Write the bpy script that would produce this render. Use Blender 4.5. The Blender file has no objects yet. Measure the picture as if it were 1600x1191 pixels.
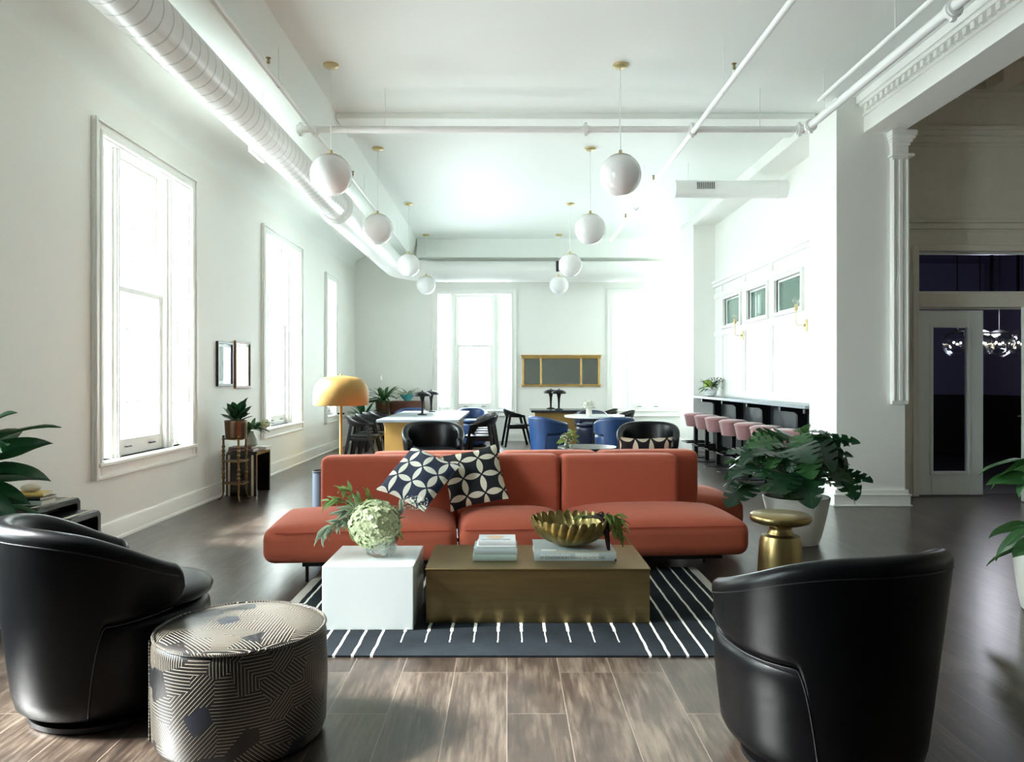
import bpy, math, random
from mathutils import Vector, Matrix, Quaternion
random.seed(7)
R = math.radians
PI = math.pi
SC = bpy.context.scene
COL = SC.collection

# ------------------------------------------------------------------ camera
FPX, VX, VY, EYE = 1180.0, 792.0, 592.0, 1.4
cam_d = bpy.data.cameras.new('camera')
cam_d.sensor_width = 36.0
cam_d.lens = 36.0 * FPX / 1600.0
cam_d.shift_x = (800.0 - VX) / 1600.0
cam_d.shift_y = (VY - 595.5) / 1600.0
cam_d.clip_end = 200
cam = bpy.data.objects.new('camera', cam_d)
COL.objects.link(cam)
cam.location = (0, 0, EYE)
cam.rotation_euler = (PI / 2, 0, 0)
SC.camera = cam

# ------------------------------------------------------------------ light
SC.view_settings.view_transform = 'Standard'
SC.view_settings.look = 'None'
SC.view_settings.gamma = 1.0
SC.view_settings.use_curve_mapping = False
SC.view_settings.exposure = 2.15
W = bpy.data.worlds.new('sky'); SC.world = W
W.use_nodes = True
bg = W.node_tree.nodes['Background']
bg.inputs[0].default_value = (0.865, 0.975, 1.0, 1)
_nt = W.node_tree                                   # hazy sky, brighter on the sunny street side (-x), dimmer ground
_tc = _nt.nodes.new('ShaderNodeTexCoord'); _sx = _nt.nodes.new('ShaderNodeSeparateXYZ'); _nt.links.new(_tc.outputs['Generated'], _sx.inputs[0])
def _mr(src, a, b, c, d):
    m = _nt.nodes.new('ShaderNodeMapRange'); m.inputs[1].default_value = a; m.inputs[2].default_value = b; m.inputs[3].default_value = c; m.inputs[4].default_value = d
    _nt.links.new(src, m.inputs[0]); return m.outputs[0]
_mm = _nt.nodes.new('ShaderNodeMath'); _mm.operation = 'MULTIPLY'
_nt.links.new(_mr(_sx.outputs[0], -.9, 0, 7.8, 4.9), _mm.inputs[0]); _nt.links.new(_mr(_sx.outputs[2], -.1, .1, .62, 1.0), _mm.inputs[1])
_nt.links.new(_mm.outputs[0], bg.inputs[1])
sun_d = bpy.data.lights.new('sun', 'SUN'); sun_d.energy = 14.5; sun_d.angle = math.radians(16); sun_d.color = (1.0, .985, .96)
sun = bpy.data.objects.new('sun', sun_d); COL.objects.link(sun); sun.location = (-8, 3, 8)
sun.rotation_euler = Vector((.78, .03, -.62)).to_track_quat('-Z', 'Y').to_euler()
SC.cycles.use_denoising = True
SC.cycles.max_bounces = 12
SC.cycles.diffuse_bounces = 8
SC.cycles.glossy_bounces = 5
SC.cycles.transparent_max_bounces = 16
SC.cycles.sample_clamp_indirect = 12.0
def portal(loc, rot, sx, sy):
    l = bpy.data.lights.new('daylight_portal', 'AREA'); l.shape = 'RECTANGLE'; l.size = sx; l.size_y = sy
    l.cycles.is_portal = True
    o = bpy.data.objects.new('daylight_portal', l); COL.objects.link(o); o.location = loc; o.rotation_euler = rot
LEFT_WINDOWS = [(1.92, 3.96), (6.21, 8.25), (10.50, 12.54)]     # y ranges
for y0, y1 in LEFT_WINDOWS + [(14.2, 15.05)]:
    portal((-3.5, (y0 + y1) / 2, 2.1), (0, -PI / 2, 0), 2.7, y1 - y0 - .2)
for x0, x1 in [(-1.68, .22), (2.26, 4.12)]:
    portal(((x0 + x1) / 2, 17.1, 2.05), (-PI / 2, 0, 0), x1 - x0 - .2, 2.5)

# ------------------------------------------------------------------ materials
def lin(c):
    c = c / 255.0
    return c / 12.92 if c <= .04045 else ((c + .055) / 1.055) ** 2.4
def rgb(r, g, b): return (lin(r), lin(g), lin(b), 1)
class N:
    """node-tree shorthand"""
    def __init__(s, name):
        s.m = bpy.data.materials.new(name); s.m.use_nodes = True
        s.t = s.m.node_tree; s.p = s.t.nodes['Principled BSDF']; s.out = s.t.nodes['Material Output']
    def n(s, typ, **k):
        x = s.t.nodes.new('ShaderNode' + typ)
        for a, v in k.items(): setattr(x, a, v)
        return x
    def l(s, a, b): s.t.links.new(a, b)
    def math(s, op, a, b=None, c=None):
        x = s.n('Math', operation=op)
        for i, v in enumerate((a, b, c)):
            if v is None: continue
            if isinstance(v, (int, float)): x.inputs[i].default_value = v
            else: s.l(v, x.inputs[i])
        return x.outputs[0]
    def mix(s, f, a, b):
        x = s.n('Mix', data_type='RGBA')
        for i, v in ((0, f), (6, a), (7, b)):
            if isinstance(v, (int, float)): x.inputs[i].default_value = v
            elif isinstance(v, tuple): x.inputs[i].default_value = v
            else: s.l(v, x.inputs[i])
        return x.outputs[2]
    def bump(s, h, strength=.2, dist=.01):
        b = s.n('Bump'); b.inputs['Strength'].default_value = strength; b.inputs['Distance'].default_value = dist
        s.l(h, b.inputs['Height']); s.l(b.outputs[0], s.p.inputs['Normal'])
    def coord(s, which='Object', scale=None):
        c = s.n('TexCoord').outputs[which]
        if scale:
            mp = s.n('Mapping'); mp.inputs['Scale'].default_value = scale; s.l(c, mp.inputs[0]); return mp.outputs[0]
        return c
    def noise(s, vec, scale, detail=3, rough=.5):
        x = s.n('TexNoise'); x.inputs['Scale'].default_value = scale; x.inputs['Detail'].default_value = detail
        x.inputs['Roughness'].default_value = rough
        s.l(vec, x.inputs['Vector']); return x.outputs[0]
    def ramp(s, f, stops):
        x = s.n('ValToRGB'); e = x.color_ramp.elements
        while len(e) < len(stops): e.new(.5)
        for q, (pos, c) in zip(e, stops): q.position = pos; q.color = c
        s.l(f, x.inputs[0]); return x.outputs[0]

def mat(name, c, rough=.5, metal=0, coat=0, sheen=0, var=0, vscale=6, bump=0, bscale=120, spec=None, stretch=None):
    g = N(name); p = g.p
    p.inputs['Base Color'].default_value = c
    p.inputs['Roughness'].default_value = rough; p.inputs['Metallic'].default_value = metal
    p.inputs['Coat Weight'].default_value = coat; p.inputs['Sheen Weight'].default_value = sheen
    if spec is not None: p.inputs['Specular IOR Level'].default_value = spec
    if var or bump: v = g.coord('Object', stretch)
    if var:
        f = g.noise(v, vscale, 4)
        dark = tuple(x * (1 - var) for x in c[:3]) + (1,); lite = tuple(min(1, x * (1 + var)) for x in c[:3]) + (1,)
        g.l(g.ramp(f, [(.3, dark), (.7, lite)]), p.inputs['Base Color'])
    if bump: g.bump(g.noise(v, bscale, 2), bump, .004)
    return g.m

MT = {}
MT['wall'] = mat('wall_paint', rgb(240, 241, 236), .6, var=.012, vscale=1.5, bump=.04, bscale=90)
MT['ceil'] = mat('ceiling_paint', rgb(242, 247, 243), .55, bump=.03, bscale=60)
MT['trim'] = mat('trim_gloss_paint', rgb(244, 245, 241), .3, bump=.02, bscale=30)
MT['duct'] = mat('duct_paint', rgb(242, 243, 241), .28, bump=.02, bscale=20)
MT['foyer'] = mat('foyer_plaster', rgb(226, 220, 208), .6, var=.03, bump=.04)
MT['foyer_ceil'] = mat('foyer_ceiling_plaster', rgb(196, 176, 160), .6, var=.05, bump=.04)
MT['door'] = mat('door_paint', rgb(230, 234, 230), .4, bump=.02)
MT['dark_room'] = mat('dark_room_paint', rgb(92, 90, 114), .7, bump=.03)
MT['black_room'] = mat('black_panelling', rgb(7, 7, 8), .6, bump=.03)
MT['leather'] = mat('black_leather', rgb(5, 6, 9), .34, bump=.10, bscale=260, spec=.22, var=.2, vscale=9)
MT['leather_stitch'] = mat('black_thread', rgb(12, 14, 18), .5, bump=.2)
MT['blackwood'] = mat('black_stained_wood', rgb(8, 9, 11), .4, spec=.3, bump=.08, bscale=60)
MT['black_metal'] = mat('black_metal', rgb(8, 8, 10), .4, spec=.3, bump=.02)
MT['blue'] = mat('blue_leather', rgb(26, 60, 106), .42, bump=.08, bscale=200, var=.12)
MT['navy'] = mat('navy_leather', rgb(22, 34, 62), .4, bump=.08, bscale=200, var=.1)
MT['pink'] = mat('pink_velvet', rgb(150, 106, 107), .75, sheen=.5, var=.08, vscale=14, bump=.08, bscale=400)
MT['gold'] = mat('brushed_brass', rgb(156, 136, 92), .34, metal=1, var=.06, bump=.05, bscale=50, stretch=(1, 1, 14))
MT['lampgold'] = mat('satin_gold', rgb(190, 154, 90), .5, metal=.35, bump=.02)
MT['palebrass'] = mat('pale_brass', rgb(206, 190, 142), .4, metal=.7, bump=.02)
MT['standbrass'] = mat('dull_stand_brass', rgb(116, 92, 58), .42, metal=.9, var=.25, vscale=30, bump=.15)
MT['oldgold'] = mat('aged_brass', rgb(150, 134, 88), .42, metal=1, var=.35, vscale=16, bump=.25, bscale=35)
MT['bronze'] = mat('bronze_sheet', rgb(146, 126, 88), .40, metal=1, var=.13, vscale=4, bump=.06, bscale=30, stretch=(.6, 1, 8))
MT['tablegold'] = mat('brass_clad_panel', rgb(186, 150, 88), .45, metal=.6, var=.06, bump=.03)
MT['copper'] = mat('copper', rgb(98, 76, 62), .34, metal=1, var=.15, bump=.1, bscale=40)
MT['gilt'] = mat('gilt_wood', rgb(196, 160, 96), .45, metal=.7, var=.12, bump=.2, bscale=60)
MT['whitelac'] = mat('white_lacquer', rgb(238, 243, 243), .12, coat=.4, bump=.01, bscale=5)
MT['greystone'] = mat('grey_marble', rgb(118, 128, 134), .35, var=.12, vscale=5, bump=.02)
MT['darkstone'] = mat('dark_stone', rgb(44, 48, 54), .25, var=.2, vscale=8, bump=.02)
MT['barblack'] = mat('bar_black_paint', rgb(26, 30, 36), .4, var=.15, bump=.05)
MT['whitepot'] = mat('white_ceramic', rgb(226, 222, 212), .4, var=.02, bump=.03)
MT['turq'] = mat('turquoise_glaze', rgb(90, 190, 196), .25, bump=.03)
MT['soil'] = mat('soil', rgb(48, 36, 28), .95, var=.3, vscale=40, bump=.6, bscale=60)
MT['wood'] = mat('walnut', rgb(104, 58, 38), .4, var=.25, vscale=6, bump=.05, stretch=(1, 1, 8))
MT['bone'] = mat('bone_inlay', rgb(206, 196, 174), .5, var=.06, vscale=30, bump=.1)
MT['tortoise'] = mat('dark_horn_veneer', rgb(22, 17, 17), .22, var=.4, vscale=20, bump=.03)
MT['pale_metal'] = mat('pale_grey_metal', rgb(104, 116, 132), .4, metal=.4, bump=.02)
MT['paper'] = mat('page_block', rgb(226, 222, 210), .85, bump=.3, bscale=300, stretch=(1, 1, 12))
MT['cover_white'] = mat('white_book_cover', rgb(232, 234, 236), .35, bump=.02)
MT['cover_grey'] = mat('grey_book_cover', rgb(172, 184, 186), .4, bump=.02)
MT['cover_green'] = mat('pale_green_book_cover', rgb(150, 166, 158), .4, bump=.02)
MT['cover_yellow'] = mat('yellow_book_cover', rgb(214, 184, 98), .5, bump=.02)
MT['cover_black'] = mat('black_book_cover', rgb(24, 24, 26), .4, bump=.02)
MT['cover_brown'] = mat('mauve_brown_book_cover', rgb(110, 92, 90), .45, bump=.02)
MT['ink'] = mat('ink', rgb(24, 26, 28), .6, bump=.01)
MT['inkwhite'] = mat('white_ink', rgb(236, 238, 238), .6, bump=.01)
MT['print_beige'] = mat('beige_print', rgb(222, 190, 160), .5, var=.12, vscale=60)
MT['print_blue'] = mat('slate_print', rgb(120, 136, 160), .5, bump=.01)
MT['artprint'] = mat('art_print', rgb(150, 168, 164), .3, var=.25, vscale=9)
MT['frameblack'] = mat('black_frame', rgb(28, 30, 30), .35, bump=.02)
MT['framewood'] = mat('wood_frame', rgb(122, 84, 48), .4, var=.2, bump=.04)
MT['petal'] = mat('hydrangea_petal', rgb(212, 221, 178), .6, var=.12, vscale=30)
MT['petalwhite'] = mat('white_petal', rgb(236, 234, 222), .6, var=.05)
MT['bulb'] = mat('clear_bulb', rgb(235, 235, 228), .08, spec=.8)
MT['steel'] = mat('dark_steel', rgb(70, 72, 76), .35, metal=.9, bump=.02)

def leafmat(name, c, rough=.4, c2=None):
    g = N(name)
    f = g.noise(g.coord('Object'), 14, 3)
    c2 = c2 or tuple(x * 1.7 for x in c[:3]) + (1,)
    g.l(g.ramp(f, [(.3, c), (.75, c2)]), g.p.inputs['Base Color'])
    g.p.inputs['Roughness'].default_value = rough
    g.p.inputs['Subsurface Weight'].default_value = 0
    tr = g.n('BsdfTranslucent'); tr.inputs[0].default_value = tuple(min(1, x * 2.2) for x in c2[:3]) + (1,)
    mx = g.n('MixShader'); mx.inputs[0].default_value = .22
    g.l(g.p.outputs[0], mx.inputs[1]); g.l(tr.outputs[0], mx.inputs[2]); g.l(mx.outputs[0], g.out.inputs[0])
    return g.m
MT['leaf_dark'] = leafmat('dark_green_leaf', rgb(16, 42, 28), .28, rgb(34, 76, 44))
MT['leaf_mid'] = leafmat('mid_green_leaf', rgb(34, 72, 38), .38, rgb(66, 108, 58))
MT['leaf_fresh'] = leafmat('fresh_green_leaf', rgb(92, 130, 66), .45, rgb(158, 184, 112))
MT['leaf_sage'] = leafmat('sage_leaf', rgb(120, 148, 104), .55, rgb(200, 210, 186))
MT['leaf_lime'] = leafmat('lime_leaf', rgb(76, 98, 40), .5, rgb(146, 160, 84))
MT['leaf_purple'] = leafmat('purple_brown_sepal', rgb(34, 18, 20), .6, rgb(62, 34, 34))
MT['stem'] = mat('green_stem', rgb(70, 96, 52), .5, var=.1)
MT['stem_brown'] = mat('brown_stem', rgb(40, 28, 22), .6, var=.2, bump=.2)

def fabric(name, c, lite):
    g = N(name); v = g.coord('Object')
    big = g.noise(v, 3, 3); fine = g.noise(v, 420, 2)
    col = g.mix(g.math('MULTIPLY', fine, .35), c, lite)
    g.l(col, g.p.inputs['Base Color']); g.p.inputs['Roughness'].default_value = .85
    g.p.inputs['Sheen Weight'].default_value = .25; g.p.inputs['Sheen Roughness'].default_value = .4
    g.p.inputs['Sheen Tint'].default_value = (1, .7, .6, 1)
    g.p.inputs['Specular IOR Level'].default_value = .25
    w = g.n('TexWave'); w.inputs['Scale'].default_value = 160; w.inputs['Distortion'].default_value = 2
    g.l(v, w.inputs[0]); g.bump(g.math('ADD', fine, g.math('MULTIPLY', w.outputs[1], .3)), .15, .002)
    return g.m
MT['coral'] = fabric('coral_wool', rgb(184, 91, 69), rgb(204, 115, 91))
MT['coral_seam'] = mat('coral_piping', rgb(160, 56, 40), .85, bump=.2)

def glass_thin(name, tint, refl=.08, rough=0.0, slope=.6):
    g = N(name)
    t = g.n('BsdfTransparent'); t.inputs[0].default_value = tint
    gl = g.n('BsdfGlossy'); gl.inputs[1].default_value = rough
    lw = g.n('LayerWeight'); lw.inputs[0].default_value = .25
    f = g.math('ADD', g.math('MULTIPLY', lw.outputs[0], slope), refl)
    mx = g.n('MixShader'); g.l(f, mx.inputs[0]); g.l(t.outputs[0], mx.inputs[1]); g.l(gl.outputs[0], mx.inputs[2])
    g.l(mx.outputs[0], g.out.inputs[0]); return g.m
MT['pane'] = glass_thin('window_glass', (.97, .985, .98, 1), .03)
MT['pane_grey'] = glass_thin('tinted_glass', (.62, .70, .68, 1), .08)
MT['pane_dark'] = glass_thin('dark_glass', (.8, .8, .86, 1), -.10)
MT['vase_glass'] = glass_thin('vase_glass', (.93, .96, .95, 1), .07)
g = N('mirror_silver'); g.p.inputs['Metallic'].default_value = 1; g.p.inputs['Roughness'].default_value = .03
g.p.inputs['Base Color'].default_value = (.86, .93, .90, 1); MT['mirror'] = g.m
MT['picture_glass'] = glass_thin('picture_glass', (.98, .99, .985, 1), .0, 0.0, .10)
g = N('opal_glass'); g.p.inputs['Base Color'].default_value = rgb(240, 240, 240); g.p.inputs['Roughness'].default_value = .08
g.p.inputs['Subsurface Weight'].default_value = .35; g.p.inputs['Subsurface Radius'].default_value = (.1, .1, .1); MT['opal'] = g.m
g = N('lit_bulb'); g.p.inputs['Emission Color'].default_value = (1, .85, .65, 1); g.p.inputs['Emission Strength'].default_value = 14; MT['lit'] = g.m

def floor_mat():
    g = N('wood_plank_floor'); c = g.coord('Object')
    sep = g.n('SeparateXYZ'); g.l(c, sep.inputs[0])
    cmb = g.n('CombineXYZ'); g.l(sep.outputs[1], cmb.inputs[0]); g.l(sep.outputs[0], cmb.inputs[1])
    b = g.n('TexBrick', offset=.37, offset_frequency=3, squash=1)
    g.l(cmb.outputs[0], b.inputs['Vector'])
    for k, v in (('Scale', 1), ('Mortar Size', .0016), ('Mortar Smooth', .2), ('Bias', 0), ('Brick Width', 1.2), ('Row Height', .25)):
        b.inputs[k].default_value = v
    b.inputs['Color1'].default_value = (0, 0, 0, 1); b.inputs['Color2'].default_value = (1, 1, 1, 1); b.inputs['Mortar'].default_value = (.5, .5, .5, 1)
    # grain: stretched noise, shifted for every plank
    shift = g.n('CombineXYZ'); g.l(g.math('MULTIPLY', b.outputs[0], 37.0), shift.inputs[2])
    va = g.n('VectorMath', operation='ADD'); g.l(c, va.inputs[0]); g.l(shift.outputs[0], va.inputs[1])
    mp = g.n('Mapping'); mp.inputs['Scale'].default_value = (26, 1.8, 1); g.l(va.outputs[0], mp.inputs[0])
    grain = g.noise(mp.outputs[0], 2.2, 6, .65)
    mp2 = g.n('Mapping'); mp2.inputs['Scale'].default_value = (5, 1.6, 1); g.l(va.outputs[0], mp2.inputs[0])
    worn = g.noise(mp2.outputs[0], 1.6, 5, .6)
    f = g.math('ADD', g.math('MULTIPLY', grain, .6), g.math('MULTIPLY', worn, .55))
    f = g.math('ADD', f, g.math('MULTIPLY', g.math('SUBTRACT', b.outputs[0], .5), .10))
    col = g.ramp(f, [(.40, rgb(34, 27, 23)), (.56, rgb(57, 47, 40)), (.73, rgb(92, 82, 72))])
    col = g.mix(b.outputs['Fac'], col, rgb(116, 106, 96))
    g.l(col, g.p.inputs['Base Color'])
    g.p.inputs['Roughness'].default_value = .285
    g.p.inputs['Specular IOR Level'].default_value = .75
    g.p.inputs['Coat Weight'].default_value = .2; g.p.inputs['Coat Roughness'].default_value = .3
    h = g.math('SUBTRACT', g.math('MULTIPLY', worn, .05), b.outputs['Fac'])
    g.bump(h, .12, .002)
    return g.m
MT['floor'] = floor_mat()

def rug_mat():
    g = N('striped_rug'); c = g.coord('Object'); s = g.n('SeparateXYZ'); g.l(c, s.inputs[0])
    x, y = s.outputs[0], s.outputs[1]                      # rug object sits at its front edge centre
    wob = g.math('MULTIPLY', g.math('SUBTRACT', g.noise(g.coord('Object', (1, 6, 1)), 1.5, 2), .5), .012)
    x = g.math('ADD', x, wob); ax = g.math('ABSOLUTE', x)
    def stripes(src, off, period, half):
        q = g.math('FRACT', g.math('ADD', g.math('DIVIDE', g.math('SUBTRACT', src, off), period), .5))
        d = g.math('MULTIPLY', g.math('ABSOLUTE', g.math('SUBTRACT', q, .5)), period)
        return g.math('LESS_THAN', d, half)
    full = g.math('MULTIPLY', stripes(ax, .70, .095, .007), g.math('GREATER_THAN', ax, .66))
    full = g.math('MULTIPLY', full, g.math('LESS_THAN', ax, 1.29))
    thick = g.math('MULTIPLY', stripes(x, .06, .128, .0085), g.math('GREATER_THAN', y, .36))
    thin = g.math('MULTIPLY', stripes(x, .06, .128, .0035), g.math('GREATER_THAN', y, .19))
    dash = g.math('MULTIPLY', g.math('MAXIMUM', thick, thin), g.math('LESS_THAN', ax, .635))
    m = g.math('MAXIMUM', full, dash)
    weave = g.noise(g.coord('Object', (300, 60, 1)), 1, 2)
    base = g.ramp(g.math('ADD', g.math('MULTIPLY', weave, .5), g.math('MULTIPLY', g.noise(c, 5, 3), .5)), [(.3, rgb(22, 26, 30)), (.75, rgb(42, 49, 56))])
    col = g.mix(m, base, rgb(228, 228, 220))
    col = g.mix(g.math('GREATER_THAN', ax, 1.31), col, rgb(196, 194, 186))
    g.l(col, g.p.inputs['Base Color']); g.p.inputs['Roughness'].default_value = .95
    g.p.inputs['Specular IOR Level'].default_value = .15
    g.bump(weave, .4, .003)
    return g.m
MT['rug'] = rug_mat()

def petal_mat(name, dark, lite):
    g = N(name); uv = g.n('TexCoord').outputs['UV']; s = g.n('SeparateXYZ'); g.l(uv, s.inputs[0])
    u = g.math('FRACT', s.outputs[0]); v = g.math('FRACT', s.outputs[1]); cnt = None
    for a in (0, 1):
        for b in (0, 1):
            du = g.math('SUBTRACT', u, a); dv = g.math('SUBTRACT', v, b)
            d = g.math('SQRT', g.math('ADD', g.math('MULTIPLY', du, du), g.math('MULTIPLY', dv, dv)))
            t = g.math('LESS_THAN', d, .668); cnt = t if cnt is None else g.math('ADD', cnt, t)
    f = g.math('GREATER_THAN', cnt, 1.5)
    wv = g.noise(g.coord('Object'), 300, 2)
    col = g.mix(f, g.mix(g.math('MULTIPLY', wv, .5), dark, tuple(q * 2.2 for q in dark[:3]) + (1,)), lite)
    g.l(col, g.p.inputs['Base Color']); g.p.inputs['Roughness'].default_value = .85
    g.bump(g.math('ADD', wv, g.math('MULTIPLY', f, 1.2)), .25, .003)
    return g.m
MT['cushion_navy'] = petal_mat('navy_petal_cotton', rgb(34, 42, 62), rgb(232, 228, 214))
MT['cushion_black'] = petal_mat('black_petal_cotton', rgb(16, 17, 24), rgb(226, 218, 198))

def pouf_mat():
    g = N('geometric_line_fabric'); uv = g.n('TexCoord').outputs['UV']
    vo = g.n('TexVoronoi', voronoi_dimensions='2D', distance='EUCLIDEAN'); vo.inputs['Scale'].default_value = 11.0
    vo.inputs['Randomness'].default_value = .85; g.l(uv, vo.inputs['Vector'])
    sc = g.n('SeparateColor'); g.l(vo.outputs['Color'], sc.inputs[0])
    k = g.math('FLOOR', g.math('MULTIPLY', sc.outputs[0], 3.999))
    ang = g.math('ADD', g.math('MULTIPLY', k, PI / 4), .03)
    s = g.n('SeparateXYZ'); g.l(uv, s.inputs[0])
    d = g.math('ADD', g.math('MULTIPLY', s.outputs[0], g.math('COSINE', ang)), g.math('MULTIPLY', s.outputs[1], g.math('SINE', ang)))
    q = g.math('ABSOLUTE', g.math('SUBTRACT', g.math('FRACT', g.math('MULTIPLY', d, 84.0)), .5))
    line = g.math('LESS_THAN', q, .085)
    line = g.math('MULTIPLY', line, g.math('GREATER_THAN', sc.outputs[1], .10))
    ground = g.mix(g.math('GREATER_THAN', sc.outputs[2], .55), rgb(10, 10, 13), rgb(26, 21, 20))
    ground = g.mix(g.math('LESS_THAN', sc.outputs[1], .05), ground, rgb(20, 25, 36))
    col = g.mix(line, ground, rgb(158, 149, 132))
    g.l(col, g.p.inputs['Base Color']); g.p.inputs['Roughness'].default_value = .36
    g.bump(line, .2, .002); return g.m
MT['pouf'] = pouf_mat()

def art_mat():
    g = N('framed_print'); c = g.coord('Object')
    n = g.noise(c, 5, 5); n2 = g.noise(c, 18, 3)
    col = g.ramp(g.math('ADD', g.math('MULTIPLY', n, .7), g.math('MULTIPLY', n2, .3)), [(.3, rgb(96, 118, 116)), (.5, rgb(168, 186, 182)), (.7, rgb(214, 220, 214))])
    g.l(col, g.p.inputs['Base Color']); g.p.inputs['Roughness'].default_value = .5; return g.m
MT['art'] = art_mat()

def spiral_mat():
    g = N('spiral_duct_paint'); c = g.coord('Object'); s = g.n('SeparateXYZ'); g.l(c, s.inputs[0])
    a = g.math('ARCTAN2', s.outputs[2], s.outputs[0])
    ph = g.math('ADD', g.math('MULTIPLY', s.outputs[1], 7.0), g.math('DIVIDE', a, 2 * PI))
    q = g.math('ABSOLUTE', g.math('SUBTRACT', g.math('FRACT', ph), .5))
    seam = g.math('LESS_THAN', q, .06)
    g.l(g.mix(seam, rgb(242, 243, 241), rgb(206, 208, 205)), g.p.inputs['Base Color'])
    g.p.inputs['Roughness'].default_value = .28; g.bump(seam, .5, .006); return g.m
MT['spiral'] = spiral_mat()

def ribbed_mat():
    g = N('ribbed_white_glaze'); c = g.coord('Object')
    w = g.n('TexWave', bands_direction='Z'); w.inputs['Scale'].default_value = 12; g.l(c, w.inputs[0])
    g.p.inputs['Base Color'].default_value = rgb(226, 230, 230); g.p.inputs['Roughness'].default_value = .4
    g.bump(w.outputs[1], .8, .01); return g.m
MT['ribbed'] = ribbed_mat()

# ------------------------------------------------------------------ mesh helpers
class B:
    def __init__(s): s.v = []; s.f = []
    def add(s, vs, fs):
        o = len(s.v); s.v += [tuple(v) for v in vs]; s.f += [tuple(i + o for i in f) for f in fs]; return s
    def box(s, x0, x1, y0, y1, z0, z1):
        vs = [(x, y, z) for z in (z0, z1) for y in (y0, y1) for x in (x0, x1)]
        return s.add(vs, [(0, 2, 3, 1), (4, 5, 7, 6), (0, 1, 5, 4), (2, 6, 7, 3), (0, 4, 6, 2), (1, 3, 7, 5)])
    def bar(s, p, q, w, h=None, up=(0, 0, 1), w1=None, h1=None):
        """square bar from p to q"""
        h = h or w; w1 = w1 or w; h1 = h1 or h
        p, q = Vector(p), Vector(q); d = (q - p).normalized(); up = Vector(up)
        if abs(d.dot(up)) > .98: up = Vector((0, 1, 0))
        a = d.cross(up).normalized(); b = a.cross(d)
        vs = []
        for c, ww, hh in ((p, w, h), (q, w1, h1)):
            for i, j in ((-1, -1), (1, -1), (1, 1), (-1, 1)): vs.append(c + a * i * ww / 2 + b * j * hh / 2)
        return s.add(vs, [(0, 1, 2, 3), (7, 6, 5, 4), (0, 4, 5, 1), (1, 5, 6, 2), (2, 6, 7, 3), (3, 7, 4, 0)])
    def lathe(s, prof, c=(0, 0, 0), seg=32, fr=None, cap=True):
        vs = []; n = len(prof)
        for j, (r, z) in enumerate(prof):
            for i in range(seg):
                a = 2 * PI * i / seg; rr = r * (fr(a, j) if fr else 1)
                vs.append((c[0] + rr * math.cos(a), c[1] + rr * math.sin(a), c[2] + z))
        fs = [(j * seg + i, j * seg + (i + 1) % seg, (j + 1) * seg + (i + 1) % seg, (j + 1) * seg + i) for j in range(n - 1) for i in range(seg)]
        if cap:
            if prof[0][0] > 1e-5: fs.append(tuple(reversed(range(seg))))
            if prof[-1][0] > 1e-5: fs.append(tuple((n - 1) * seg + i for i in range(seg)))
        return s.add(vs, fs)
    def cyl(s, c, r, h, seg=24, r1=None): return s.lathe([(r, 0), (r if r1 is None else r1, h)], c, seg)
    def tube(s, path, r, seg=10, cap=True):
        P = [Vector(p) for p in path]; n = len(P); rs = r if isinstance(r, (list, tuple)) else [r] * n
        t0 = (P[1] - P[0]).normalized(); a = t0.orthogonal().normalized(); vs = []; pt = t0
        for i in range(n):
            t = (P[min(i + 1, n - 1)] - P[max(i - 1, 0)]).normalized()
            a = (pt.rotation_difference(t) @ a); a = (a - t * a.dot(t)).normalized(); b = t.cross(a); pt = t
            for k in range(seg):
                q = 2 * PI * k / seg; vs.append(P[i] + (a * math.cos(q) + b * math.sin(q)) * rs[i])
        fs = [(i * seg + k, i * seg + (k + 1) % seg, (i + 1) * seg + (k + 1) % seg, (i + 1) * seg + k) for i in range(n - 1) for k in range(seg)]
        if cap: fs += [tuple(reversed(range(seg))), tuple((n - 1) * seg + k for k in range(seg))]
        return s.add(vs, fs)
    def sphere(s, c, r, seg=24, rings=12, sc=(1, 1, 1), lo=0, hi=PI):
        vs = []
        for j in range(rings + 1):
            t = lo + (hi - lo) * j / rings
            for i in range(seg):
                a = 2 * PI * i / seg
                vs.append((c[0] + r * sc[0] * math.sin(t) * math.cos(a), c[1] + r * sc[1] * math.sin(t) * math.sin(a), c[2] + r * sc[2] * math.cos(t)))
        fs = [(j * seg + i, (j + 1) * seg + i, (j + 1) * seg + (i + 1) % seg, j * seg + (i + 1) % seg) for j in range(rings) for i in range(seg)]
        return s.add(vs, fs)
    def prism(s, poly, axis, a0, a1):
        """closed 2D polygon extruded along an axis: x -> poly is (y,z); y -> (x,z); z -> (x,y)"""
        n = len(poly); vs = []
        for a in (a0, a1):
            for p, q in poly: vs.append({'x': (a, p, q), 'y': (p, a, q), 'z': (p, q, a)}[axis])
        return s.add(vs, [tuple(range(n)), tuple(reversed(range(n, 2 * n)))] + [(i, i + n, (i + 1) % n + n, (i + 1) % n) for i in range(n)])
    def loft(s, loops, cap=True, closed=True):
        n = len(loops[0]); vs = [p for L in loops for p in L]; m = len(loops)
        k = n if closed else n - 1
        fs = [(j * n + i, j * n + (i + 1) % n, (j + 1) * n + (i + 1) % n, (j + 1) * n + i) for j in range(m - 1) for i in range(k)]
        if cap: fs += [tuple(reversed(range(n))), tuple((m - 1) * n + i for i in range(n))]
        return s.add(vs, fs)
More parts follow.
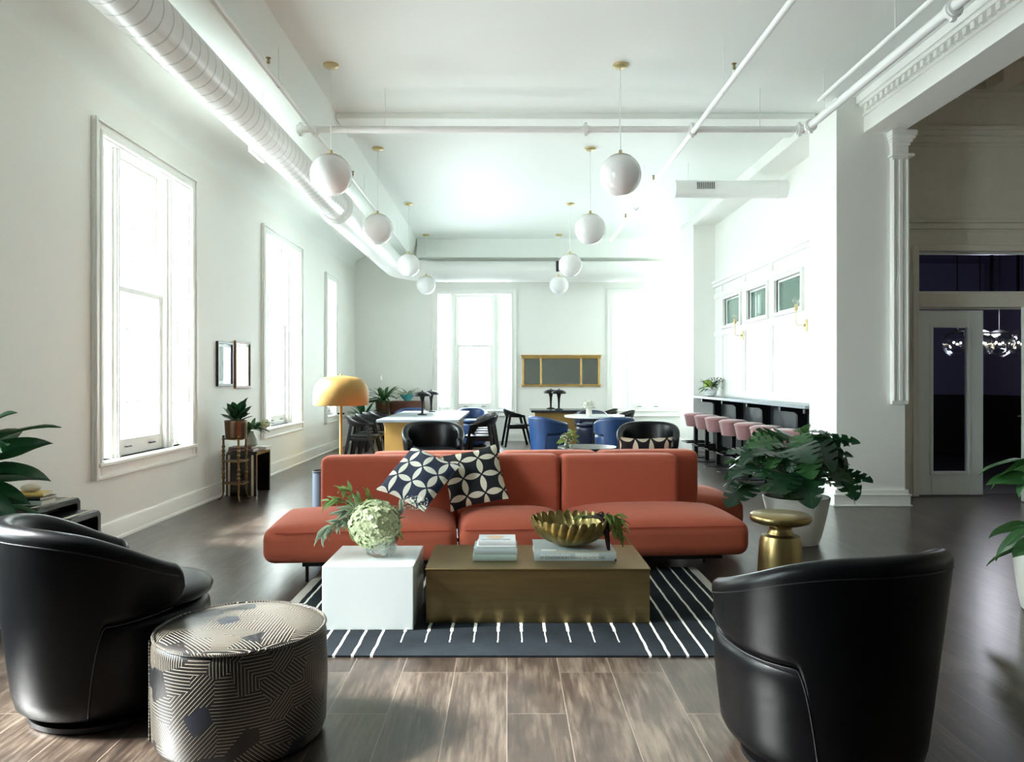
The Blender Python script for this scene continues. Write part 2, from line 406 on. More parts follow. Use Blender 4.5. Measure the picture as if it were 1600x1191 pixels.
    def rbox(s, x0, x1, y0, y1, z0, z1, r, crown=0, n=10):
        """soft upholstered block: rounded edges, crowned top"""
        cx, cy, cz = (x0 + x1) / 2, (y0 + y1) / 2, (z0 + z1) / 2; h = Vector(((x1 - x0) / 2, (y1 - y0) / 2, (z1 - z0) / 2))
        idx = {}; vs = []; fs = []
        def samples(hh):
            e = [hh - r + r * math.sin(k / 4 * PI / 2) for k in range(5)]
            m = [-(hh - r) + 2 * (hh - r) * k / n for k in range(1, n)]
            return sorted([-q for q in e] + m + e)
        S = [samples(h[i]) for i in range(3)]
        def vert(p):
            key = tuple(round(q, 5) for q in p)
            if key in idx: return idx[key]
            q = Vector(p); inn = Vector([max(-h[i] + r, min(h[i] - r, q[i])) for i in range(3)])
            d = q - inn
            if d.length > 1e-9: q = inn + d.normalized() * r
            if crown and q.z > 0:
                q.z += crown * max(0, 1 - abs(q.x / h.x) ** 3.2) * max(0, 1 - (q.y / h.y) ** 2) * (q.z / h.z)
            idx[key] = len(vs); vs.append((q.x + cx, q.y + cy, q.z + cz)); return idx[key]
        for ax in range(3):
            u, w = [(1, 2), (2, 0), (0, 1)][ax]
            for sgn in (-1, 1):
                for i in range(len(S[u]) - 1):
                    for j in range(len(S[w]) - 1):
                        q = []
                        for a, b in ((i, j), (i + 1, j), (i + 1, j + 1), (i, j + 1)):
                            p = [0, 0, 0]; p[ax] = sgn * h[ax]; p[u] = S[u][a]; p[w] = S[w][b]; q.append(vert(p))
                        q = q if sgn > 0 else q[::-1]
                        if len(set(q)) >= 3: fs.append(tuple(dict.fromkeys(q)))
        return s.add(vs, fs)
    def xf(s, m):
        s.v = [tuple(m @ Vector(v)) for v in s.v]; return s
    def join(s, o, m=None):
        return s.add([(m @ Vector(v)) if m else v for v in o.v], o.f)

def obj(name, b, m, parent=None, bevel=0, angle=35, seg=2, sub=0, label=None, loc=None):
    me = bpy.data.meshes.new(name); me.from_pydata(b.v, [], b.f); me.validate(); me.update()
    me.materials.append(MT[m] if isinstance(m, str) else m)
    me.polygons.foreach_set('use_smooth', [True] * len(me.polygons))
    me.set_sharp_from_angle(angle=R(angle))
    o = bpy.data.objects.new(name, me); COL.objects.link(o)
    if parent: o.parent = parent
    if bevel:
        md = o.modifiers.new('edge', 'BEVEL'); md.width = bevel; md.segments = seg; md.limit_method = 'ANGLE'; md.angle_limit = R(40)
        md.harden_normals = False
    if sub:
        md = o.modifiers.new('soft', 'SUBSURF'); md.levels = sub; md.render_levels = sub
    if label: o['label'] = label
    if loc is not None: o.location = loc
    return o
def tag(o, label, cat, group=None, kind=None):
    o['label'] = label; o['category'] = cat
    if group: o['group'] = group
    if kind: o['kind'] = kind
    return o
def thing(name, loc, label, cat, group=None, rz=0, kind=None):
    o = bpy.data.objects.new(name, None); COL.objects.link(o); o.location = loc; o.rotation_euler = (0, 0, rz)
    o.empty_display_size = .1
    return tag(o, label, cat, group, kind)
def dup(o, loc=None, rz=None, label=None, parent=None, group=None):
    c = o.copy(); COL.objects.link(c)
    if parent: c.parent = parent
    if loc is not None: c.location = loc
    if rz is not None: c.rotation_euler = (0, 0, rz)
    if label: c['label'] = label
    if group: c['group'] = group
    for ch in list(o.children): dup(ch, parent=c)
    return c
def struct(name, b, m, label, cat, parent=None, **k):
    o = obj(name, b, m, parent, **k)
    if not parent: tag(o, label, cat, None, 'structure')
    return o
def uvmap(o, fn):
    me = o.data; uv = me.uv_layers.new(name='uv')
    for p in me.polygons:
        for li in p.loop_indices:
            uv.data[li].uv = fn(me.vertices[me.loops[li].vertex_index].co, p)
def T(x, y, z): return Matrix.Translation((x, y, z))
def RZ(a): return Matrix.Rotation(a, 4, 'Z')
def basis(right, up, c):
    r = Vector(right).normalized(); u = Vector(up); u = (u - r * u.dot(r)).normalized(); n = r.cross(u)
    return Matrix(((r.x, u.x, n.x, c[0]), (r.y, u.y, n.y, c[1]), (r.z, u.z, n.z, c[2]), (0, 0, 0, 1)))
def sm(a, b, x):
    t = max(0, min(1, (x - a) / (b - a))); return t * t * (3 - 2 * t)
# ------------------------------------------------------------------ the setting
XL, YB, ZC = -3.42, 17.0, 4.5
def wall_with_holes(axis, c0, c1, a0, a1, z0, z1, holes):
    """slab along x or y with rectangular holes (a_lo, a_hi, z_lo, z_hi); cut into boxes"""
    b = B()
    def put(p, q, r, s):
        if q - p < 1e-6 or s - r < 1e-6: return
        if axis == 'y': b.box(c0, c1, p, q, r, s)
        else: b.box(p, q, c0, c1, r, s)
    cur = a0
    for h0, h1, hz0, hz1 in sorted(holes):
        put(cur, h0, z0, z1); put(h0, h1, z0, hz0); put(h0, h1, hz1, z1); cur = h1
    put(cur, a1, z0, z1); return b
HZ0, HZ1 = .66, 3.46
lh = [(a + .1, b_ - .1, HZ0, HZ1) for a, b_ in LEFT_WINDOWS] + [(14.25, 15.0, HZ0, 3.3)]
struct('wall_left', wall_with_holes('y', XL - .28, XL, -9, YB, 0, ZC, lh), 'wall', 'tall white painted wall with the row of big windows', 'wall')
BACKW = [(-1.68, .22), (2.26, 4.12)]
bh = [(a + .1, b_ - .1, .66, 3.32) for a, b_ in BACKW]
struct('wall_back', wall_with_holes('x', YB, YB + .28, XL - .28, 4.9, 0, ZC, bh), 'wall', 'white far wall with two bright windows and the gilt mirror', 'wall')
struct('wall_front', B().box(XL - .28, 9.3, -9.2, -9, 0, 5.1), 'wall', 'white wall closing the room behind the viewpoint', 'wall')
struct('floor', B().box(XL - .3, 9.3, -9.2, YB + .3, -.12, 0), 'floor', 'dark worn wood plank floor with thin pale joints', 'floor')
struct('ceiling', B().box(XL - .28, 4.34, -9.2, YB + .28, ZC, ZC + .15), 'ceil', 'white painted flat ceiling over the lounge', 'ceiling')

# left soffit with a coved joint to the wall
pl = [(XL, ZC), (XL, 3.86)] + [(XL + .28 - .28 * math.cos(t * PI / 16), 3.86 + .28 * math.sin(t * PI / 16)) for t in range(1, 9)] + [(-2.12, 4.14), (-1.99, ZC)]
struct('ceiling_soffit', B().prism(pl, 'y', -9, YB), 'ceil', 'dropped white soffit along the window wall above the duct', 'soffit', angle=30)
struct('ceiling_beam', B().box(-1.99, 3.6, 8.8, 9.5, 4.43, ZC), 'ceil', 'shallow white ceiling beam crossing the room above the cross pipe', 'beam', bevel=.01)
struct('ceiling_bulkhead', B().box(-1.99, 4.6, 16.7, YB, 4.08, ZC), 'ceil', 'white bulkhead along the top of the far wall', 'beam', bevel=.01)
struct('beam_right', B().box(3.56, 4.0, 9.07, 14.5, 4.34, ZC), 'wall', 'white ceiling beam running above the bar stools', 'beam', bevel=.008)
struct('beam_opening', B().box(3.93, 4.34, -9, 8.32, 4.11, 5.0), 'wall', 'white beam over the wide opening into the dim foyer', 'beam', bevel=.006)
co = B().box(3.84, 3.93, -9, 8.3, 4.42, ZC).box(3.87, 3.93, -9, 8.3, 4.385, 4.42).box(3.905, 3.93, -9, 8.3, 4.28, 4.30)
y = -3.95
while y < 8.25: co.box(3.885, 3.93, y, y + .055, 4.325, 4.385); y += .11
struct('trim_1', co, 'trim', 'white dentil cornice along the opening beam', 'cornice')

# near pier between the bar and the opening
struct('pillar_near', B().box(3.63, 4.39, 8.32, 9.07, 0, 5.0), 'wall', 'broad white square pillar beside the monstera', 'pillar', bevel=.006)
def base_mould(x0, x1, y0, y1):
    b = B()
    for z0, z1, e in ((0, .018, .055), (.018, .115, .04), (.115, .135, .05), (.135, .18, .025)): b.box(x0 - e, x1 + e, y0 - e, y1 + e, z0, z1)
    return b
struct('baseboard_near_pillar', base_mould(3.63, 4.39, 8.32, 9.07), 'trim', 'stepped white base moulding around the broad pillar', 'baseboard', bevel=.005)
ps = B().box(4.22, 4.40, 8.27, 8.32, 1.12, 3.83)
ps.box(4.225, 4.245, 8.25, 8.27, 1.16, 3.8).box(4.29, 4.33, 8.25, 8.27, 1.16, 3.8).box(4.375, 4.395, 8.25, 8.27, 1.16, 3.8)
for z0, z1, e in ((3.83, 3.86, .045), (3.86, 3.95, .0), (3.95, 3.985, .015), (3.985, 4.02, .03), (4.02, 4.05, .05), (4.05, 4.11, .065)): ps.box(4.22 - e * .5, 4.40 + e, 8.27 - e, 8.36, z0, z1)
struct('trim_2', ps, 'trim', 'fluted white half pilaster with stepped capital on the broad pillar', 'pilaster', bevel=.004)
# far pier
struct('pillar_far', B().box(3.58, 4.9, 14.5, 15.6, 0, ZC), 'wall', 'white pillar at the far end of the bar counter', 'pillar', bevel=.006)
struct('baseboard_far_pillar', B().box(3.55, 3.6, 14.47, 15.6, 0, .17), 'trim', 'white baseboard around the far pillar', 'baseboard')
struct('wall_right_far', B().box(4.7, 4.9, 15.6, YB, 0, ZC), 'wall', 'white side wall beyond the far pillar', 'wall')

# bar wall with three borrowed-light windows
BW = [(10.2, 11.2), (11.55, 12.5), (12.88, 13.85)]
struct('wall_right', wall_with_holes('y', 4.0, 4.1, 9.07, 14.5, 0, ZC, [(a, b_, 2.37, 2.85) for a, b_ in BW]), 'wall', 'white panelled wall above the bar counter', 'wall')
pn = B()
for yy in (10.0, 11.38, 12.69, 14.02): pn.box(3.975, 4.0, yy - .055, yy + .055, 1.12, 3.17)
for z0, z1 in ((1.1, 1.2), (2.2, 2.31), (2.92, 3.02)): pn.box(3.974, 4.0, 9.07, 14.5, z0, z1)
pn.box(3.93, 4.0, 9.07, 14.5, 3.2, 3.26).box(3.95, 4.0, 9.07, 14.5, 3.14, 3.2)
struct('trim_3', pn, 'trim', 'white raised panel mouldings and ledge on the bar wall', 'moulding', bevel=.004)
for k, (a, b_) in enumerate(BW):
    w = tag(bpy.data.objects.new('window_%d' % (k + 10), None), ['nearest of the three small grey panes high above the bar', 'middle one of the three small grey panes high above the bar', 'farthest of the three small grey panes high above the bar'][k], 'window', None, 'structure')
    COL.objects.link(w); w.location = (4.0, a, 2.37)
    f = B(); L = b_ - a
    for q in ((-.05, 0, -.05, .53), (L, L + .05, -.05, .53), (0, L, -.05, 0), (0, L, .48, .53)): f.box(-.045, .02, q[0], q[1], q[2], q[3])
    for q in ((0, .03, 0, .48), (L - .03, L, 0, .48), (.03, L - .03, 0, .03), (.03, L - .03, .45, .48)): f.box(.02, .06, *q)
    obj('window_frame', f, 'trim', w, bevel=.004)
    obj('pane', B().box(.035, .041, .03, L - .03, .03, .45), 'pane_grey', w)
struct('wall_corridor', B().box(4.78, 4.84, 9.2, 14.5, 0, ZC).box(4.1, 4.84, 9.15, 9.22, 0, ZC), mat('sage_corridor_paint', rgb(178, 190, 185), .6, bump=.03), 'grey green corridor wall seen through the small panes', 'wall')

# foyer beyond the opening
FH = [(4.90, 6.50, 0, 2.25), ]
def foyer_wall():
    b = B()
    b.box(4.39, 4.90, 9.0, 9.15, 0, 5.0).box(6.50, 9.3, 9.0, 9.15, 0, 5.0).box(4.90, 6.50, 9.0, 9.15, 2.25, 2.42).box(4.90, 6.50, 9.0, 9.15, 2.92, 5.0)
    return b
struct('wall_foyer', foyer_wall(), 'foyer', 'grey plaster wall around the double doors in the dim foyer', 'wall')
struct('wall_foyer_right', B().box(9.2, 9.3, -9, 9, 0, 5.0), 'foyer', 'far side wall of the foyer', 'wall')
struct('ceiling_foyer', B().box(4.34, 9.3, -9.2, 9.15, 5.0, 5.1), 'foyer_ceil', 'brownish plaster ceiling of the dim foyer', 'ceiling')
fb = B()
for z0, z1, e in ((4.17, 4.2, .03), (4.2, 4.27, .06), (4.27, 4.33, .11), (4.33, 4.37, .14), (4.74, 4.80, .06), (4.80, 4.88, .12), (4.88, 5.0, .18)): fb.box(4.39, 9.2, 9.0 - e, 9.0, z0, z1)
for z0, z1, e in ((3.15, 3.18, .02), (3.18, 3.25, .045), (3.25, 3.29, .07)): fb.box(4.39, 9.2, 9.0 - e, 9.0, z0, z1)
struct('trim_4', fb, 'foyer', 'layered plaster cornice and picture rail across the foyer wall', 'moulding', bevel=.006)
cb = B().box(4.34, 9.2, 6.9, 7.3, 4.72, 5.0).box(4.34, 9.2, 6.84, 7.36, 4.9, 5.0).box(4.34, 9.2, 3.5, 3.9, 4.72, 5.0)
struct('beam_foyer', cb, 'foyer_ceil', 'plaster coffer beam on the dim foyer ceiling', 'beam', bevel=.01)
orn = B().box(5.62, 5.86, 8.55, 8.86, 4.78, 5.0)
for k in range(16):
    orn.sphere((5.95 + k * .085, 8.80, 4.86), .042, 8, 5); orn.sphere((5.99 + k * .085, 8.76, 4.93), .03, 8, 5)
struct('trim_5', orn, 'foyer', 'carved bracket and egg moulding under the foyer ceiling', 'ornament')

def door_leaf(parent):
    """leaf 0.79 x 2.2, hinge edge on x = 0, face towards -y"""
    b = B(); w, h = .79, 2.205
    b.box(0, .17, 0, .045, 0, h).box(.62, w, 0, .045, 0, h).box(.17, .62, 0, .045, 0, .26).box(.17, .62, 0, .045, 2.02, h)
    obj('door_panel', b, 'door', parent, bevel=.003)
    m = B()
    for q in ((.15, .19, .24, 2.04), (.60, .64, .24, 2.04), (.19, .60, .24, .28), (.19, .60, 2.0, 2.04)): m.box(q[0], q[1], -.014, .059, q[2], q[3])
    obj('glazing_bead', m, 'door', parent, bevel=.006)
    obj('pane', B().box(.17, .62, .02, .026, .26, 2.02), 'pane_dark', parent)
    for z in (.22, 1.1, 1.95): obj('hinge', B().cyl((-.006, -.008, z), .011, .12, 12).box(-.03, .0, -.002, .004, z, z + .12), 'gold', parent)
d1 = thing('door_1', (4.905, 9.03, .012), 'closed pale grey door leaf with tall glass panel', 'door', None, 0, 'structure'); door_leaf(d1)
d2 = thing('door_2', (6.495, 8.99, .012), 'open pale grey door leaf seen edge on with brass handle', 'door', None, 0, 'structure'); door_leaf(d2)
d2.rotation_euler = (0, 0, PI + math.atan2(.44, .685))
hd = B().tube([(.72, -.002, .96), (.72, -.06, .96), (.60, -.065, .96)], .009, 10).cyl((.72, 0, .96), .0, .001).tube([(.72, .045, .96), (.72, .105, .96), (.60, .11, .96)], .009, 10)
obj('door_handle', hd, 'gold', d2)
df = B()
for q in ((4.83, 4.90, 0, 2.99), (6.50, 6.57, 0, 2.99), (4.90, 6.50, 2.92, 2.99), (4.90, 6.50, 2.25, 2.42)): df.box(q[0], q[1], 8.97, 8.999, q[2], q[3])
df.box(4.90, 6.5, 9.075, 9.1, 2.235, 2.26)
struct('trim_6', df, 'foyer', 'pale architrave around the double doors and transom', 'architrave', bevel=.006)
tw = thing('window_9', (4.90, 9.08, 2.42), 'dark transom pane above the double doors', 'window', None, 0, 'structure')
tf = B()
for q in ((0, .03, 0, .5), (1.57, 1.6, 0, .5), (.03, 1.57, 0, .03), (.03, 1.57, .47, .5)): tf.box(q[0], q[1], -.02, .02, q[2], q[3])
obj('window_frame', tf, 'door', tw, bevel=.004); obj('pane', B().box(.03, 1.57, -.004, .004, .03, .47), 'pane_dark', tw)
for x in (.93, 1.25): obj('mullion', B().box(x, x + .025, .01, .035, .03, .47), 'black_metal', tw)
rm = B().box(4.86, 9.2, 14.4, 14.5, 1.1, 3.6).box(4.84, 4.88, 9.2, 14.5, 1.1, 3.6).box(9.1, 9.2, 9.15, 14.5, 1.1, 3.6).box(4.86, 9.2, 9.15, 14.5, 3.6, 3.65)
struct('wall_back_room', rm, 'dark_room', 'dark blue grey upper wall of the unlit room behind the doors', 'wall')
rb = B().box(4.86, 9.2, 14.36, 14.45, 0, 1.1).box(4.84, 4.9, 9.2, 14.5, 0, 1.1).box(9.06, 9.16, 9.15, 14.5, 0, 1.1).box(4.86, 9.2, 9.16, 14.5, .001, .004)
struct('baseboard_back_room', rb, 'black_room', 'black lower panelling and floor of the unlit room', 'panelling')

# baseboards
def skirting(x, y0, y1):
    return B().prism([(x, 0), (x + .035, 0), (x + .035, .02), (x + .02, .03), (x + .02, .15), (x + .012, .17), (x, .17)], 'y', y0, y1)
struct('baseboard_left', skirting(XL, -9, YB), 'trim', 'white baseboard along the window wall', 'baseboard')
struct('baseboard_back', B().box(XL, 4.7, YB - .022, YB, 0, .17).box(XL, 4.7, YB - .036, YB, 0, .02), 'trim', 'white baseboard along the far wall', 'baseboard')

# ------------------------------------------------------------------ windows
def ring(b, x0, x1, z0, z1, w, y0, y1, wb=None, wt=None):
    wb = wb or w; wt = wt or w
    return b.box(x0, x0 + w, y0, y1, z0, z1).box(x1 - w, x1, y0, y1, z0, z1).box(x0 + w, x1 - w, y0, y1, z0, z0 + wb).box(x0 + w, x1 - w, y0, y1, z1 - wt, z1)
def make_window(nm, loc, rz, Wd, z0, z1, label, three=True):
    w = thing(nm, loc, label, 'window', None, rz, 'structure')
    c = B(); ring(c, 0, Wd, z0, z1, .10, -.03, 0, .13); ring(c, .0, Wd, z0, z1, .03, -.05, -.03); ring(c, .085, Wd - .085, z0 + .115, z1 - .085, .035, -.042, -.0)
    obj('casing', c, 'trim', w, bevel=.006)
    a, b_ = .10, Wd - .10; lo, hi = z0 + .105, z1 - .10
    obj('window_sill', B().box(a - .06, b_ + .06, -.06, .16, lo, lo + .035), 'trim', w, bevel=.008)
    lo += .035
    j = B(); ring(j, a, b_, lo - .03, hi, .03, 0, .27); obj('jamb', j, 'trim', w)
    a += .03; b_ -= .03; hi -= .03
    def pane(x0, x1, zz0, zz1, y): obj('pane', B().box(x0, x1, y, y + .005, zz0, zz1), 'pane', w)
    if three:
        sl = .29; mu = .13
        for x0 in (a + sl, b_ - sl - mu):
            m = B().box(x0, x0 + mu, .05, .2, lo, hi).box(x0 + .035, x0 + mu - .035, .025, .05, lo, hi).box(x0 + .05, x0 + mu - .05, .012, .025, lo, hi)
            obj('mullion', m, 'trim', w, bevel=.004)
        for x0, x1 in ((a, a + sl), (b_ - sl, b_)):
            s = B(); ring(s, x0, x1, lo, hi, .03, .12, .16, .06); obj('side_sash', s, 'trim', w, bevel=.003)
            pane(x0 + .03, x1 - .03, lo + .06, hi - .03, .14)
        a, b_ = a + sl + mu, b_ - sl - mu
    mid = lo + (hi - lo) * .555
    u = B(); ring(u, a, b_, mid - .03, hi, .045, .15, .185, .05, .06)
    wd = b_ - a - .09
    for k in (1, 2, 3): u.box(a + .045 + wd * k / 4 - .006, a + .045 + wd * k / 4 + .006, .16, .175, mid, hi - .05)
    for k in (1, 2, 3): u.box(a + .04, b_ - .04, .16, .175, mid + (hi - mid) * k / 4 - .006, mid + (hi - mid) * k / 4 + .006)
    obj('upper_sash', u, 'trim', w, bevel=.003); pane(a + .045, b_ - .045, mid, hi - .06, .167)
    l = B(); ring(l, a, b_, lo, mid + .03, .05, .10, .14, .15, .05)
    for k in (1, 2, 3): l.box(a + .05 + wd * k / 4 - .006, a + .05 + wd * k / 4 + .006, .112, .128, lo + .1, mid)
    for k in (1, 2, 3): l.box(a + .04, b_ - .04, .112, .128, lo + .15 + (mid - lo - .17) * k / 4 - .006, lo + .15 + (mid - lo - .17) * k / 4 + .006)
    obj('lower_sash', l, 'trim', w, bevel=.003); pane(a + .05, b_ - .05, lo + .15, mid - .02, .12)
    for k in (.25, .75):
        x = a + (b_ - a) * k
        obj('sash_lift', B().tube([(x - .045, .098, lo + .08), (x - .04, .075, lo + .08), (x + .04, .075, lo + .08), (x + .045, .098, lo + .08)], .006, 8), 'steel', w)
wl = ['window in the left wall just outside the view', 'big tall window before the two small framed pictures', 'second tall window along the left wall beyond the framed pictures']
for k, (a, b_) in enumerate(LEFT_WINDOWS): make_window('window_%d' % (k + 1), (XL, a, 0), PI / 2, b_ - a, .555, 3.57, wl[k])
make_window('window_4', (XL, 14.15, 0), PI / 2, .95, .555, 3.41, 'narrow window in the left wall next to the far corner', False)
make_window('window_5', (-1.68, YB, 0), 0, 1.90, .555, 3.43, 'far wall window to the left of the gilt mirror')
make_window('window_6', (2.26, YB, 0), 0, 1.86, .555, 3.43, 'far wall window beside the far pillar')

# ------------------------------------------------------------------ ducts and pipes
dt = thing('ventilation_duct', (-2.35, 0, 3.76), 'big white spiral duct hung along the window wall turning across the far wall', 'duct')
obj('spiral_section', B().tube([(0, -3.8, 0), (0, 10.5, 0)], .178, 40), 'spiral', dt)
obj('flange', B().tube([(0, 10.32, 0), (0, 10.38, 0), (0, 10.48, 0), (0, 10.6, 0)], [.19, .236, .24, .24], 40), 'duct', dt)
elb = [(0, 10.6, 0), (0, 15.65, 0)] + [(1.0 - 1.0 * math.cos(t * PI / 20), 15.65 + 1.0 * math.sin(t * PI / 20), 0) for t in range(1, 11)]
obj('wide_section', B().tube(elb, .228, 40), 'duct', dt)
obj('cross_section', B().tube([(1.0, 16.65, 0), (6.0, 16.65, 0)], .228, 40), 'duct', dt)
obj('collar', B().tube([(.98, 16.65, 0), (1.06, 16.65, 0)], .236, 40), 'duct', dt)
gb = B().box(-.165, -.13, 7.4, 7.8, -.13, -.06); obj('slot_diffuser', gb.xf(T(-.02, 0, 0)), 'duct', dt, bevel=.004)
obj('vent_grille', B().box(3.42, 3.5, 16.40, 16.43, -.03, .2), 'steel', dt)
for yy in (2.4, 4.9, 7.2, 9.6, 12.5): obj('hanger_wire', B().tube([(.02, yy, .17), (.02, yy, .40)], .004, 6), 'trim', dt)

rd = thing('round_duct', (2.42, 10.83, 4.115), 'short white round duct with dark grille crossing over the bar', 'duct')
obj('duct_body', B().tube([(0, 0, 0), (1.58, 0, 0)], .127, 36), 'duct', rd)
obj('end_cap', B().tube([(-.02, 0, 0), (.012, 0, 0)], .134, 36), 'duct', rd)
obj('wall_collar', B().tube([(1.44, 0, 0), (1.47, 0, 0)], .134, 36), 'duct', rd)
gf = B(); gf.box(.27, .53, -.14, -.12, -.025, -.02).box(.27, .53, -.14, -.12, .075, .08)
for k in range(11): gf.box(.27 + k * .0255, .275 + k * .0255, -.14, -.122, -.025, .08)
for k in range(1, 5): gf.box(.27, .53, -.138, -.124, -.025 + k * .021, -.022 + k * .021)
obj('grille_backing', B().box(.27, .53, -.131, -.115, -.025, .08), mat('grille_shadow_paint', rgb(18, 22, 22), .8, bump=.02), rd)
obj('grille_bars', gf, 'duct', rd)
obj('hanger_wire', B().tube([(.18, 0, .12), (.18, 0, .385)], .004, 6), 'duct', rd)

sp = thing('sprinkler_pipework', (0, 0, 4.03), 'white sprinkler pipes with couplings and brass heads below the ceiling', 'pipe')
def pipe(p, q, r, name='pipe'): return obj(name, B().tube([p, q], r, 16), 'duct', sp)
PL, PR, PM, PY = -2.04, 1.98, 3.19, 8.06
pipe((PL, -8, 0), (PL, 15.6, 0), .025, 'branch_pipe')
pipe((PR, -8, 0), (PR, 14.4, 0), .026, 'branch_pipe')
pipe((-2.22, PY, .03), (PM, PY, .03), .036, 'cross_pipe')
pipe((PM, -8, .0), (PM, PY, .03), .04, 'main_pipe')
pipe((3.06, -8, .10), (3.06, 7.4, .10), .022, 'branch_pipe')
def coupling(c, d, r, l=.07):
    c = Vector(c); d = Vector(d) * l / 2
    b = B().tube([c - d, c - d * .55, c - d * .5, c + d * .5, c + d * .55, c + d], [r * 1.25, r * 1.25, r * 1.5, r * 1.5, r * 1.25, r * 1.25], 16)
    b.box(c.x - r * .4, c.x + r * .4, c.y - r * .4, c.y + r * .4, c.z - r * 1.9, c.z + r * 1.9)
    obj('coupling', b, 'duct', sp)
for c, d, r in (((PL, PY, 0), (0, 1, 0), .03), ((-2.2, PY, .03), (1, 0, 0), .038), ((PR, PY, 0), (0, 1, 0), .032), ((PR, PY, .03), (1, 0, 0), .038),
                ((PM - .07, PY, .03), (1, 0, 0), .04), ((.84, PY, .03), (1, 0, 0), .038), ((PM, 5.4, .01), (0, 1, 0), .044), ((PM, 7.93, .03), (0, 1, 0), .044), ((PR, 11.6, 0), (0, 1, 0), .03)): coupling(c, d, r)
for x, yy in ((PL, 6.46), (PR, 6.58), (PL, 10.0), (PR, 10.2), (PR, 12.6), (PL, 13.2)):
    obj('sprinkler_riser', B().tube([(x, yy, .0), (x, yy, .06)], .016, 10), 'duct', sp)
    h = B().lathe([(.012, .055), (.014, .075), (.006, .085), (.006, .11), (.022, .113), (.022, .117), (.001, .118)], (x, yy, 0), 12).bar((x - .014, yy, .08), (x - .006, yy, .115), .004).bar((x + .014, yy, .08), (x + .006, yy, .115), .004)
    obj('sprinkler_head', h, 'gold', sp)
for x, yy in ((PL, 6.75), (PR, 6.9), (PL, 10.8), (PR, 10.9), (PL, 14.0), (PR, 14.0), (PL, 3.6), (PR, 3.4)):
    obj('pipe_hanger', B().tube([(x, yy, .02), (x, yy, .47)], .004, 6).tube([(x - .03, yy, 0), (x, yy, .045), (x + .03, yy, 0), (x, yy, -.033), (x - .03, yy, 0)], .005, 6), 'duct', sp)
for x in (-1.3, 1.2, 2.7): obj('pipe_hanger', B().tube([(x, PY, .05), (x, PY, .47)], .004, 6), 'duct', sp)
for yy in (3.4, 6.2, 7.6): obj('pipe_hanger', B().tube([(PM, yy, .03), (PM, yy, .47)], .006, 6), 'duct', sp)

# ------------------------------------------------------------------ globe pendants
PD = [7.45, 10.14, 13.35, 16.22]
ROWL = ['left row of globe pendants, the nearest one', 'left row of globe pendants, second from the front', 'left row of globe pendants, third from the front', 'left row of globe pendants, the farthest one']
ROWR = ['right row of globe pendants, the nearest one', 'right row of globe pendants, second from the front', 'right row of globe pendants, third from the front', 'right row of globe pendants, the farthest one']
def make_pendant():
    t = thing('globe_pendant', (0, 0, ZC), '', 'pendant lamp', 'white globe pendants in two rows')
    obj('canopy', B().lathe([(.012, -.035), (.06, -.03), (.075, -.018), (.078, 0)], (0, 0, 0), 28), 'palebrass', t)
    zc = -1.09
    obj('cord', B().tube([(0, 0, -.03), (0, 0, zc + .22)], .0045, 8), 'trim', t)
    obj('globe', B().sphere((0, 0, zc), .205, 40, 24, lo=.52), 'opal', t)
    obj('cap', B().sphere((0, 0, zc), .209, 40, 8, hi=.56).lathe([(.018, .205), (.016, .245), (.001, .25)], (0, 0, zc), 16), 'palebrass', t)
    return t
p0 = make_pendant(); first = True
for side, labs in ((-1, ROWL), (1, ROWR)):
    for dd, lab in zip(PD, labs):
        x = -1.735 if side < 0 else 1.12
        o = p0 if first else dup(p0)
        first = False; o.location = (x, dd, ZC); o['label'] = lab.replace('globe pendants', 'white globe pendants with brass caps')
# ------------------------------------------------------------------ rug, cube, low table
tag(obj('rug', B().box(-1.37, 1.37, 0, 1.78, 0, .011), 'rug', loc=(.02, 3.79, 0)), 'dark slate flat woven rug with white stripes under the low tables', 'rug')
cube = obj('side_table', B().box(-.2525, .2525, 0, .515, .0, .354), 'whitelac', bevel=.004, loc=(-.769, 4.17, .011))
tag(cube, 'glossy white cube side table holding the hydrangea vase', 'side table')
low = thing('coffee_table', (.176, 4.29, .011), 'long low bronze coloured block coffee table on the striped rug', 'coffee table')
obj('table_body', B().box(-.637, .637, .004, .616, 0, .3), 'bronze', low, bevel=.003)
obj('table_top', B().box(-.642, .642, 0, .62, .3, .309), 'bronze', low, bevel=.002)

